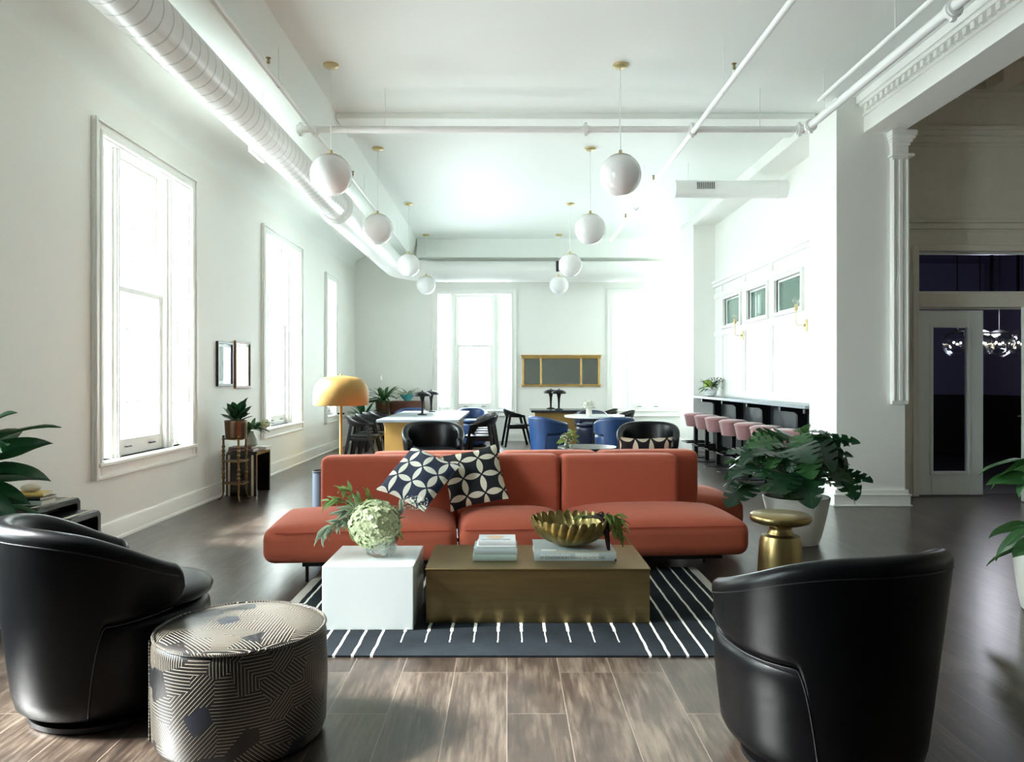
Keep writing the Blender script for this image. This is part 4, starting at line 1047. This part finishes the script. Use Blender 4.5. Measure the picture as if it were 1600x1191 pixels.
# ------------------------------------------------------------------ floor lamp and bin at the sofa end
fl = thing('floor_lamp', (-1.476, 6.72, 0), 'gold floor lamp with a big dome shade behind the sofa', 'floor lamp')
obj('base', B().lathe([(.15, 0), (.152, .008), (.14, .02), (.02, .03)], (0, 0, 0), 48), 'lampgold', fl)
obj('stem', B().cyl((0, 0, .02), .0135, 1.30, 20), 'lampgold', fl)
sh = [(.24, 1.165), (.243, 1.17), (.243, 1.26)] + [(.12 + .123 * math.cos(t * PI / 20), 1.26 + .155 * math.sin(t * PI / 20)) for t in range(1, 10)] + [(.06, 1.425), (.001, 1.43)]
sh += [(.001, 1.424), (.06, 1.419)] + [(.12 + .117 * math.cos(t * PI / 20), 1.26 + .149 * math.sin(t * PI / 20)) for t in range(9, 0, -1)] + [(.237, 1.26), (.237, 1.166)]
obj('lamp_shade', B().lathe(sh, (0, 0, 0), 64, cap=False), 'lampgold', fl, angle=50)
obj('finial', B().sphere((0, 0, 1.435), .010, 12, 8), 'lampgold', fl)
for sx in (-1, 1): obj('switch', B().tube([(sx * .012, 0, 1.09), (sx * .03, 0, 1.09)], [.006, .009], 10), 'black_metal', fl)
bn = thing('waste_bin', (-1.575, 6.46, 0), 'slim pale grey bin with a dark rim behind the left end of the sofa', 'bin')
obj('body', B().lathe([(.085, 0), (.085, .6), (.081, .6), (.081, .02), (.001, .02)], (0, 0, 0), 32), 'pale_metal', bn, angle=40)
obj('rim', B().tube(ringpath(.085, .61, 40), .006, 8), 'black_metal', bn)

# ------------------------------------------------------------------ dining tables
def dining_table(loc, w, d, label, topm, legin=.11):
    t = thing('dining_table', loc, label, 'table')
    obj('table_top', B().box(-w / 2, w / 2, 0, d, .715, .76), topm, t, bevel=.004)
    for y0 in (.12, d - .17): obj('end_panel', B().box(-w / 2 + legin, w / 2 - legin, y0, y0 + .05, 0, .715), 'tablegold', t, bevel=.003)
    for x0 in (-w / 2 + legin, w / 2 - legin - .04): obj('side_panel', B().box(x0, x0 + .04, .17, d - .17, .0, .715), 'tablegold', t)
    return t
dining_table((-1.395, 11.8, 0), 1.29, 3.25, 'long grey topped communal table with brass coloured base by the left windows', 'greystone')
dining_table((1.10, 15.3, 0), 1.22, .95, 'brass based table with a dark edged top under the gilt mirror', 'darkstone', .08)

def make_dining_chair():
    t = thing('dining_chair', (0, 0, 0), '', 'chair', 'black wooden dining armchairs')
    obj('seat', B().rbox(-.225, .225, -.21, .23, .425, .46, .016, .0, 4), 'blackwood', t, angle=60)
    loops = []
    for i in range(37):
        u = -1 + 2 * i / 36; a = u * R(118); q = 1 - abs(u); an = -PI / 2 + a
        rx = .275; ry = .27; k = sm(0, .9, q)
        zt = .655 + .125 * k; h = .05 + .115 * k; lean = .02 + .035 * k
        e = max(0, (abs(u) - .94) / .06); h *= math.sqrt(max(.02, 1 - e * e)); zc = zt - (.05 + .115 * k) / 2
        pts = []
        for j in range(12):
            c = 2 * PI * j / 12; o = .013 * math.cos(c); z = h / 2 * math.sin(c); r = 1 + (o + lean * (z / max(h, .01))) / .27
            pts.append((rx * r * math.cos(an), ry * r * math.sin(an), zc + z))
        loops.append(pts)
    obj('backrest', B().loft(loops), 'blackwood', t, angle=70)
    for sx in (-1, 1):
        obj('leg', B().bar((sx * .262, .09, .63), (sx * .275, .25, 0), .046, .05, w1=.036, h1=.042), 'blackwood', t, bevel=.004)
        obj('leg', B().bar((sx * .20, -.18, .66), (sx * .265, -.29, 0), .046, .05, w1=.036, h1=.042), 'blackwood', t, bevel=.004)
        obj('side_rail', B().bar((sx * .25, .15, .40), (sx * .225, -.22, .40), .025, .05), 'blackwood', t, bevel=.003)
    obj('front_rail', B().bar((-.25, .16, .40), (.25, .16, .40), .025, .05).bar((-.22, -.20, .40), (.22, -.20, .40), .025, .05), 'blackwood', t, bevel=.003)
    return t
dc = make_dining_chair(); first = True
CH = [(-2.40, 12.72, -90, 'black armchair nearest on the window side of the long table'), (-2.40, 13.42, -90, 'second black armchair on the window side of the long table'),
      (-2.40, 14.12, -90, 'third black armchair on the window side of the long table'), (-2.40, 14.80, -90, 'last black armchair on the window side of the long table'),
      (-.47, 12.62, 86, 'black armchair nearest on the room side of the long table'), (-.45, 13.30, 90, 'second black armchair on the room side of the long table'),
      (-.45, 13.98, 90, 'third black armchair on the room side of the long table'), (-.45, 14.66, 90, 'last black armchair on the room side of the long table'),
      (.22, 15.70, -82, 'black armchair standing alone on the window side of the table under the mirror'), (1.99, 15.60, 100, 'black armchair behind the round table, on the right of the table under the mirror'),
      (2.24, 14.98, 95, 'black armchair just behind the white round table with flowers')]
for x, y, a, lab in CH:
    o = dc if first else dup(dc)
    first = False; o.location = (x, y, 0); o.rotation_euler = (0, 0, R(a)); o['label'] = lab

# blue tub chairs
BG = 'blue leather tub chairs'
b1 = make_tub('bright blue tub chair on the left of the white round table', .28, .34, .79, .66, 'blue', BG); b1.location = (.70, 12.55, 0); b1.rotation_euler = (0, 0, R(-62))
b2 = dup(b1, (1.75, 12.35, 0), R(14), 'bright blue tub chair with its back turned in front of the white round table')
b3 = dup(b1, (-2.02, 15.75, 0), R(172), 'blue tub chair at the far end of the long table before the wooden cabinet')
b4 = dup(b1, (-.72, 15.72, 0), R(190), 'blue tub chair at the far end of the long table before the window')
b5 = make_tub('dark navy tub chair behind the pedestal of the white round table', .28, .34, .79, .66, 'navy', BG); b5.location = (1.62, 14.5, 0); b5.rotation_euler = (0, 0, R(178))

rt = thing('round_table', (1.57, 13.55, 0), 'round white topped pedestal table between the blue tub chairs', 'table')
obj('table_top', B().lathe([(.50, .705), (.535, .71), (.54, .735), (.535, .745), (.001, .745)], (0, 0, 0), 56), 'whitelac', rt, angle=40)
obj('pedestal', B().lathe([(.03, .02), (.03, .68), (.12, .705)], (0, 0, 0), 24), 'black_metal', rt)
obj('base', B().lathe([(.27, 0), (.27, .012), (.05, .03)], (0, 0, 0), 40), 'black_metal', rt)
def tiny_bouquet(name, loc, label, vr, vh, vm, seed, n, ball, petal, leafm, lsz, group=None):
    t = thing(name, loc, label, 'flowers', group)
    obj('vase', B().lathe([(vr * .7, 0), (vr, vh * .4), (vr * .85, vh), (vr * .8, vh), (vr * .9, vh * .45), (.001, .01)], (0, 0, 0), 24), vm, t)
    obj('blossom', floret_ball((0, 0, vh + ball * .7), ball, n, ball * .25, seed, (1.1, 1, .8)), petal, t)
    rg = random.Random(seed); b = B()
    for k in range(26):
        lf = leaf_mesh(lsz * rg.uniform(.6, 1.3), lsz * .35, .6, .2, n=4)
        b.join(lf, leaf_matrix((rg.uniform(-.3, .3) * ball, rg.uniform(-.3, .3) * ball, vh + ball * rg.uniform(.2, .9)), rg.uniform(0, 6.3), rg.uniform(-.4, 1.1), rg.uniform(-1, 1)))
    obj('foliage', b, leafm, t, angle=80)
    return t
tiny_bouquet('flower_vase', (1.46, 13.42, .745), 'white flowers in a white vase on the round table', .055, .12, 'whitepot', 31, 120, .09, 'petalwhite', 'leaf_sage', .12)
st2 = thing('round_side_table', (.93, 8.75, 0), 'low dark round table right behind the coral sofas', 'side table')
obj('table_top', B().lathe([(.30, .585), (.335, .59), (.34, .605), (.335, .615), (.001, .615)], (0, 0, 0), 48), 'darkstone', st2, angle=40)
obj('pedestal', B().lathe([(.025, .015), (.025, .56), (.10, .585)], (0, 0, 0), 20), 'black_metal', st2)
obj('base', B().lathe([(.2, 0), (.2, .01), (.04, .02)], (0, 0, 0), 32), 'black_metal', st2)
tiny_bouquet('flower_vase', (.70, 8.72, .618), 'wild cream and green posy on the dark round table behind the sofas', .04, .05, 'vase_glass', 44, 40, .07, 'petalwhite', 'leaf_lime', .15)

# black trumpet lamps on the tables
def make_table_lamp():
    t = thing('table_lamp', (0, 0, 0), '', 'table lamp', 'black trumpet shaped table lamps')
    obj('base', B().lathe([(.085, 0), (.09, .008), (.085, .018), (.04, .03), (.02, .04)], (0, 0, 0), 28), 'black_metal', t)
    obj('stem', B().lathe([(.02, .03), (.02, .12), (.028, .24), (.045, .32), (.06, .345)], (0, 0, 0), 28), 'black_metal', t)
    obj('lamp_shade', B().lathe([(.05, .335), (.135, .33), (.155, .345), (.14, .375), (.08, .405), (.02, .415), (.001, .416)], (0, 0, 0), 36), 'black_metal', t, angle=50)
    obj('knob', B().sphere((0, 0, .425), .013, 12, 8), 'black_metal', t)
    return t
tl = make_table_lamp(); first = True
for x, y, zz, lab in ((-1.49, 13.3, .76, 'nearer black trumpet lamp on the long grey table'), (-1.46, 14.55, .76, 'farther black trumpet lamp on the long grey table'),
                      (1.07, 15.55, .76, 'nearer black trumpet lamp on the table under the mirror'), (.93, 16.0, .76, 'farther black trumpet lamp on the table under the mirror')):
    o = tl if first else dup(tl)
    first = False; o.location = (x, y, zz); o['label'] = lab

# ------------------------------------------------------------------ far left corner: cabinet, plants
cr = thing('cabinet', (-2.2, 16.52, 0), 'walnut cabinet with doors against the far wall left of the window', 'cabinet')
obj('body', B().box(-.36, .36, 0, .42, .14, .91), 'wood', cr, bevel=.006)
for x0, x1 in ((-.345, -.005), (.005, .345)):
    dr = obj('door', B().box(x0, x1, -.018, 0, .16, .87), 'wood', cr, bevel=.004)
    obj('knob', B().sphere(((x0 + x1) / 2 + (.13 if x0 < 0 else -.13), -.03, .52), .014, 12, 8), 'gold', dr)
for sx in (-.32, .32):
    for yy in (.04, .38): obj('leg', B().cyl((sx, yy, 0), .018, .14, 12, .024), 'wood', cr)
tb = thing('planted_bowl', (-2.2, 16.66, .91), 'turquoise bowl of grey green plants on the walnut cabinet', 'potted plant')
obj('bowl', B().lathe([(.06, 0), (.065, .01), (.11, .06), (.17, .15), (.165, .15), (.10, .065), (.001, .03)], (0, 0, 0), 36), 'turq', tb)
def foliage(n, r, z, L, Wd, seed, el=(-.2, 1.2), rr=.5, bend=.6):
    rg = random.Random(seed); b = B()
    for k in range(n):
        az = rg.uniform(0, 2 * PI); q = r * rg.random() * rr
        b.join(leaf_mesh(L * rg.uniform(.7, 1.2), Wd, bend, .25, n=6), leaf_matrix((q * math.cos(az), q * math.sin(az), z + rg.uniform(0, .05)), az, rg.uniform(*el), rg.uniform(-.4, .4)))
    return b
obj('foliage', foliage(50, .2, .13, .24, .035, 3, (-.1, .8), .7), 'leaf_sage', tb, angle=80)
ps_ = thing('plant_stand', (-2.66, 16.2, 0), 'small wooden stand carrying the peace lily in the far corner', 'plant stand')
obj('top', B().cyl((0, 0, .61), .18, .025, 32), 'wood', ps_)
for k in range(3):
    a = 2 * PI * k / 3 + .5; obj('leg', B().tube([(.12 * math.cos(a), .12 * math.sin(a), .61), (.17 * math.cos(a), .17 * math.sin(a), 0)], [.016, .011], 10), 'wood', ps_)
def leafy(name, loc, label, r0, r1, h, potm, n, L, Wd, leafm, seed, el, z0=None, flowers=0, bend=.9):
    t = thing(name, loc, label, 'potted plant'); pot(t, r0, r1, h, potm)
    rg = random.Random(seed); lf = None; stem = B()
    for k in range(n):
        az = k * 2.39996 + rg.uniform(-.2, .2); e = rg.uniform(*el); q = r1 * .5 * rg.random(); p = Vector((q * math.cos(az), q * math.sin(az), h * .9 + (z0 or 0) * rg.random()))
        stem.tube([(0, 0, h * .8), p], .005, 5)
        if lf is None:
            lf = proto_leaf('leaf', leafm, L=L, Wd=Wd, bend=bend, fold=.25, n=8); lf.parent = t; lf.matrix_local = leaf_matrix(p, az, e)
        else: place_leaf(lf, t, p, az, e, rg.uniform(-.4, .4), rg.uniform(.7, 1.1))
    obj('stem', stem, 'stem', t)
    for k in range(flowers):
        a = k * 2.2; p = Vector((.06 * math.cos(a), .06 * math.sin(a), h + L * 1.25))
        obj('flower', B().tube([(0, 0, h * .9), p], .004, 5).join(leaf_mesh(.11, .05, -.2, .5, n=6), leaf_matrix(p, a, 1.3)), 'petalwhite', t)
    return t
leafy('peace_lily', (-2.66, 16.2, .636), 'peace lily with a white flower in a dark pot on the wooden stand', .13, .165, .28, 'copper', 40, .36, .10, 'leaf_mid', 5, (.1, 1.4), .12, 2)
leafy('strap_leaf_plant', (-2.93, 15.42, 0), 'arching strap leaved plant behind the row of black armchairs', .14, .19, .62, 'steel', 36, .40, .065, 'leaf_dark', 6, (.3, 1.4), .1)

# ------------------------------------------------------------------ mirror and pictures
mi = thing('wall_mirror', (1.218, YB, 1.23), 'wide three part gilt mirror on the far wall between the windows', 'mirror')
obj('backing', B().box(-.85, .85, -.022, -.002, .02, .68), 'framewood', mi)
for x0, x1 in ((-.82, -.47), (-.43, .43), (.47, .82)): obj('mirror_glass', B().box(x0, x1, -.03, -.022, .05, .62), 'mirror', mi)
f = B().box(-.87, .87, -.06, -.0, 0, .045).box(-.87, .87, -.06, 0, .625, .675).box(-.90, .90, -.085, 0, .675, .705)
for x in (-.85, -.45, .45, .85):
    f.tube([(x, -.045, .04), (x, -.045, .63)], .02, 14)
    for zz in (.02, .645): f.box(x - .035, x + .035, -.075, 0, zz - .03, zz + .03); f.sphere((x, -.078, zz), .018, 12, 8)
obj('frame', f, 'gilt', mi, bevel=.003)
def picture(y0, y1, z0, z1, fm, m, label):
    t = thing('framed_picture', (XL, (y0 + y1) / 2, z0), label, 'picture', None, PI / 2)
    w = (y1 - y0) / 2; h = z1 - z0; b = B()
    ring(b, -w, w, 0, h, .028, -.032, -.001); obj('frame', b, fm, t, bevel=.003)
    obj('mount', B().box(-w + .028, w - .028, -.012, -.006, .028, h - .028), 'cover_white', t)
    obj('print', B().box(-w + .06, w - .06, -.014, -.012, .065, h - .065), m, t)
    obj('pane', B().box(-w + .028, w - .028, -.020, -.018, .028, h - .028), 'picture_glass', t)
picture(8.87, 9.36, 1.31, 1.845, 'frameblack', 'art', 'black framed grey green print on the window wall')
picture(9.45, 10.0, 1.28, 1.88, 'framewood', mat('pale_print', rgb(232, 228, 214), .15, var=.05, vscale=8), 'wooden framed pale print beside the black framed one')

# ------------------------------------------------------------------ nesting tables, plant stand, small things by the window wall
def nesting_table(loc, w, d, h, label):
    """w along x (depth of the open side), d along y; solid panels at both y ends, open towards +x"""
    t = thing('nesting_table', loc, label, 'side table', 'black waterfall nesting tables'); k = .042
    poly = [(-d / 2, 0), (-d / 2, h - .03), (-d / 2 + .03, h), (d / 2 - .03, h), (d / 2, h - .03), (d / 2, 0), (d / 2 - k, 0), (d / 2 - k, h - k - .01), (d / 2 - k - .02, h - k), (-d / 2 + k + .02, h - k), (-d / 2 + k, h - k - .01), (-d / 2 + k, 0)]
    obj('body', B().prism(poly, 'x', -w / 2, w / 2), 'tortoise', t, bevel=.005)
    for x in (-w / 2 + .035, w / 2 - .045):
        b = B().box(x - .014, x + .014, -d / 2 - .0015, -d / 2 + .001, .004, h - .035).box(x - .014, x + .014, -d / 2 + .032, d / 2 - .032, h - .001, h + .0012)
        obj('inlay', b, 'bone', t)
    return t
nesting_table((-3.235, 5.19, 0), .32, .52, .55, 'taller black nesting table with books behind the left armchair')
nesting_table((-3.06, 5.19, 0), .33, .40, .47, 'shorter black nesting table pulled out from under the taller one')
nesting_table((-3.16, 9.25, 0), .36, .54, .527, 'black nesting table with books and a small vase beside the brass plant stand')
G1 = 'books on the near nesting table'
book('book', (-3.24, 5.04, .5515), R(4), .26, .19, .03, 'cover_grey', 'large grey book at the bottom on the near nesting table', G1)
book('book', (-3.23, 5.06, .5825), R(-6), .22, .16, .022, 'cover_black', 'black book in the middle of the pile on the near nesting table', G1)
book('book', (-3.22, 5.07, .6055), R(8), .20, .14, .024, 'cover_yellow', 'yellow book on top of the pile on the near nesting table', G1)
sc = thing('shell_ornament', (-3.24, 5.14, .63), 'rounded cream ornament on the yellow book', 'ornament')
obj('body', B().sphere((0, 0, .028), .05, 24, 12, (1.3, 1, .56)), 'bone', sc)
G2 = 'books on the far nesting table'
book('book', (-3.18, 9.02, .529), 0, .30, .22, .028, 'cover_brown', 'mauve book at the bottom on the far nesting table', G2)
book('book', (-3.19, 9.03, .558), R(3), .27, .20, .026, 'cover_brown', 'mauve brown book in the middle of the far nesting table pile', G2)
book('book', (-3.05, 9.25, .529), R(-4), .22, .17, .04, 'cover_white', 'pale book lying at the back of the far nesting table', G2)
sv = thing('vase_plant', (-3.09, 9.13, .586), 'small pale green vase of leafy stems on the mauve books', 'potted plant')
obj('vase', B().lathe([(.05, 0), (.075, .02), (.07, .08), (.035, .15), (.025, .17), (.03, .18), (.02, .18), (.001, .15)], (0, 0, 0), 28), mat('pale_celadon', rgb(170, 182, 168), .4, bump=.02), sv)
obj('foliage', foliage(40, .05, .19, .20, .05, 12, (-.1, 1.1), 1, .8), 'leaf_mid', sv, angle=80)
obj('blossom', floret_ball((.17, .0, .27), .05, 60, .02, 19), 'petal', sv)
bs = thing('tiered_stand', (-3.12, 8.70, 0), 'three tier brass plant stand with turned legs by the window wall', 'plant stand')
def turned(x, y):
    pr = []
    for k in range(61):
        zz = .10 + .62 * k / 60; r = .0125
        for c in (.20, .46, .72): r += 0
        for c in (.26, .31, .36, .52, .57, .62): r += .010 * math.exp(-((zz - c) / .010) ** 2)
        pr.append((r, zz))
    d = math.hypot(x, y); ux, uy = x / d, y / d
    b = B().lathe(pr, (x, y, 0), 14)
    b.tube([(x, y, .11), (x + ux * .005, y + uy * .005, .06), (x + ux * .03, y + uy * .03, .02), (x + ux * .06, y + uy * .06, .008)], [.009, .008, .008, .011], 10)
    return b.sphere((x, y, .735), .016, 12, 8)
for k in range(3):
    a = 2 * PI * k / 3 - PI / 2 + R(30); obj('leg', turned(.145 * math.cos(a), .145 * math.sin(a)), 'standbrass', bs)
for zz in (.20, .455, .71):
    tri = []
    for k in range(36):
        a = 2 * PI * k / 36; tri.append(((.135 + .025 * math.cos(3 * (a + PI / 2 - R(30)))) * math.cos(a), (.135 + .025 * math.cos(3 * (a + PI / 2 - R(30)))) * math.sin(a)))
    obj('shelf', B().prism(tri, 'z', zz - .006, zz + .006), 'standbrass', bs)
leafy('rubber_plant', (-3.12, 8.70, .717), 'dark rubber plant in a copper pot on the brass stand', .115, .128, .205, 'copper', 20, .20, .13, 'leaf_dark', 14, (.45, 1.5), .12, 0, .35)

# ------------------------------------------------------------------ bar
bc = thing('bar_counter', (4.0, 9.08, 0), 'long grey topped bar counter with black brackets along the panelled wall', 'bar counter')
obj('counter_top', B().box(-.415, -.004, 0.0, 5.41, 1.035, 1.075), 'greystone', bc, bevel=.004)
obj('back_panel', B().box(-.045, -.004, .0, 5.41, .0, 1.03), 'barblack', bc)
for yy in (.10, .92, 2.30, 3.61, 4.92):
    obj('bracket', B().prism([(-.05, .40), (-.05, 1.03), (-.39, 1.03), (-.39, .975), (-.20, .96), (-.165, .93), (-.15, .50), (-.11, .42)], 'y', yy - .035, yy + .035), 'black_metal', bc, bevel=.004)
    obj('upright', B().box(-.075, -.045, yy - .05, yy + .05, 0, 1.03), 'black_metal', bc)
def make_stool():
    t = thing('bar_stool', (0, 0, 0), '', 'bar stool', 'pink velvet bar stools')
    obj('seat', B().lathe([(.11, .545), (.160, .548), (.168, .56), (.205, .735), (.213, .748), (.207, .765), (.16, .783), (.08, .79), (.001, .791)], (0, 0, 0), 44), 'pink', t, angle=60)
    obj('piping', B().tube(ringpath(.2125, .748, 44), .004, 6), 'pink', t)
    obj('post', B().box(-.03, .03, -.03, .03, .02, .55), 'black_metal', t, bevel=.004)
    ft = B(); q = .20
    ft.bar((-q, -q, .27), (q, -q, .27), .022).bar((-q, q, .27), (q, q, .27), .022).bar((-q, -q, .27), (-q, q, .27), .022).bar((q, -q, .27), (q, q, .27), .022).bar((-q, 0, .27), (q, 0, .27), .022)
    obj('footrest', ft, 'black_metal', t, bevel=.003)
    obj('base', B().lathe([(.23, 0), (.235, .006), (.23, .014), (.05, .022)], (0, 0, 0), 40), 'black_metal', t)
    return t
bsn = make_stool(); first = True
SL = ['pink velvet bar stool at the far end of the counter next to the far pillar', 'second pink bar stool counted from the far pillar', 'third pink bar stool counted from the far pillar', 'fourth pink bar stool, in the middle of the row',
      'fifth pink bar stool counted from the far pillar, above the monstera', 'sixth pink bar stool counted from the far pillar, partly behind leaves', 'pink bar stool nearest the broad pillar, largely hidden by the monstera']
for y, lab in zip((13.58, 12.84, 12.16, 11.34, 10.58, 9.9, 9.22), SL):
    o = bsn if first else dup(bsn)
    first = False; o.location = (3.40, y, 0); o['label'] = lab
bp2 = thing('planted_bowl', (3.74, 13.85, 1.075), 'white ribbed bowl of green plants on the bar counter', 'potted plant')
obj('bowl', B().lathe([(.06, 0), (.09, .02), (.115, .10), (.11, .17), (.105, .17), (.11, .10), (.001, .05)], (0, 0, 0), 36), 'ribbed', bp2)
obj('foliage', foliage(40, .10, .16, .17, .05, 8, (-.3, 1.1), .8, .8), 'leaf_mid', bp2, angle=80)
obj('blossom', floret_ball((-.05, 0, .22), .08, 90, .03, 6), mat('lime_petal', rgb(160, 184, 84), .6, var=.1), bp2)
obj('twig', B().tube([(0, 0, .15), (.12, 0, .3), (.22, .0, .27)], .005, 6).join(floret_ball((.10, 0, .30), .10, 50, .016, 3, (1.5, 1, .5))), 'leaf_purple', bp2)

# ------------------------------------------------------------------ sconces
def make_sconce():
    t = thing('wall_sconce', (0, 0, 0), '', 'wall lamp', 'brass wall sconces over the bar')
    b = B().sphere((0, 0, 0), 1, 28, 14, (.018, .05, .085)); obj('back_plate', b, 'palebrass', t)
    obj('arm', B().tube([(0, 0, 0), (-.10, 0, 0), (-.125, 0, .008), (-.135, 0, .035), (-.135, 0, .22)], .006, 10).sphere((-.02, 0, 0), .022, 14, 8), 'palebrass', t)
    obj('socket', B().lathe([(.008, .19), (.024, .20), (.022, .27), (.018, .28)], (-.135, 0, 0), 18), 'palebrass', t)
    obj('bulb', B().sphere((-.135, 0, .325), .048, 20, 12), 'vase_glass', t)
    obj('filament', B().tube([(-.145, 0, .29), (-.145, 0, .335), (-.125, 0, .335), (-.125, 0, .29)], .002, 5), 'palebrass', t)
    return t
ws = make_sconce(); ws.location = (3.972, 12.70, 2.13); ws['label'] = 'farther brass wall sconce with a clear bulb over the bar'
ws2 = dup(ws, (3.972, 10.02, 2.11), None, 'nearer brass wall sconce with a clear bulb beside the broad pillar')

# ------------------------------------------------------------------ chandelier in the room behind the doors
ch = thing('chandelier', (6.95, 10.9, 3.6), 'dark chandelier of glass globes with tiny bulbs seen through the open door', 'chandelier')
for x in (-.45, -.12, .16, .48):
    obj('rod', B().tube([(x, 0, 0), (x, 0, -1.50)], .009, 8), 'black_metal', ch)
    obj('cap', B().lathe([(.12, -1.53), (.06, -1.50), (.01, -1.49)], (x, 0, 0), 24), 'black_metal', ch)
    obj('globe', B().sphere((x, 0, -1.70), .19, 28, 16), 'vase_glass', ch)
    for k in range(3): obj('bulb', B().sphere((x - .08 + .08 * k, .05 * (k - 1), -1.68 - .02 * (k % 2)), .013, 10, 6), 'lit', ch)
cl_ = bpy.data.lights.new('chandelier_light', 'POINT'); cl_.energy = 13; cl_.color = (.86, .88, 1.0); cl_.shadow_soft_size = .2
clo = bpy.data.objects.new('chandelier_light', cl_); COL.objects.link(clo); clo.parent = ch; clo.location = (0, 0, -1.35)
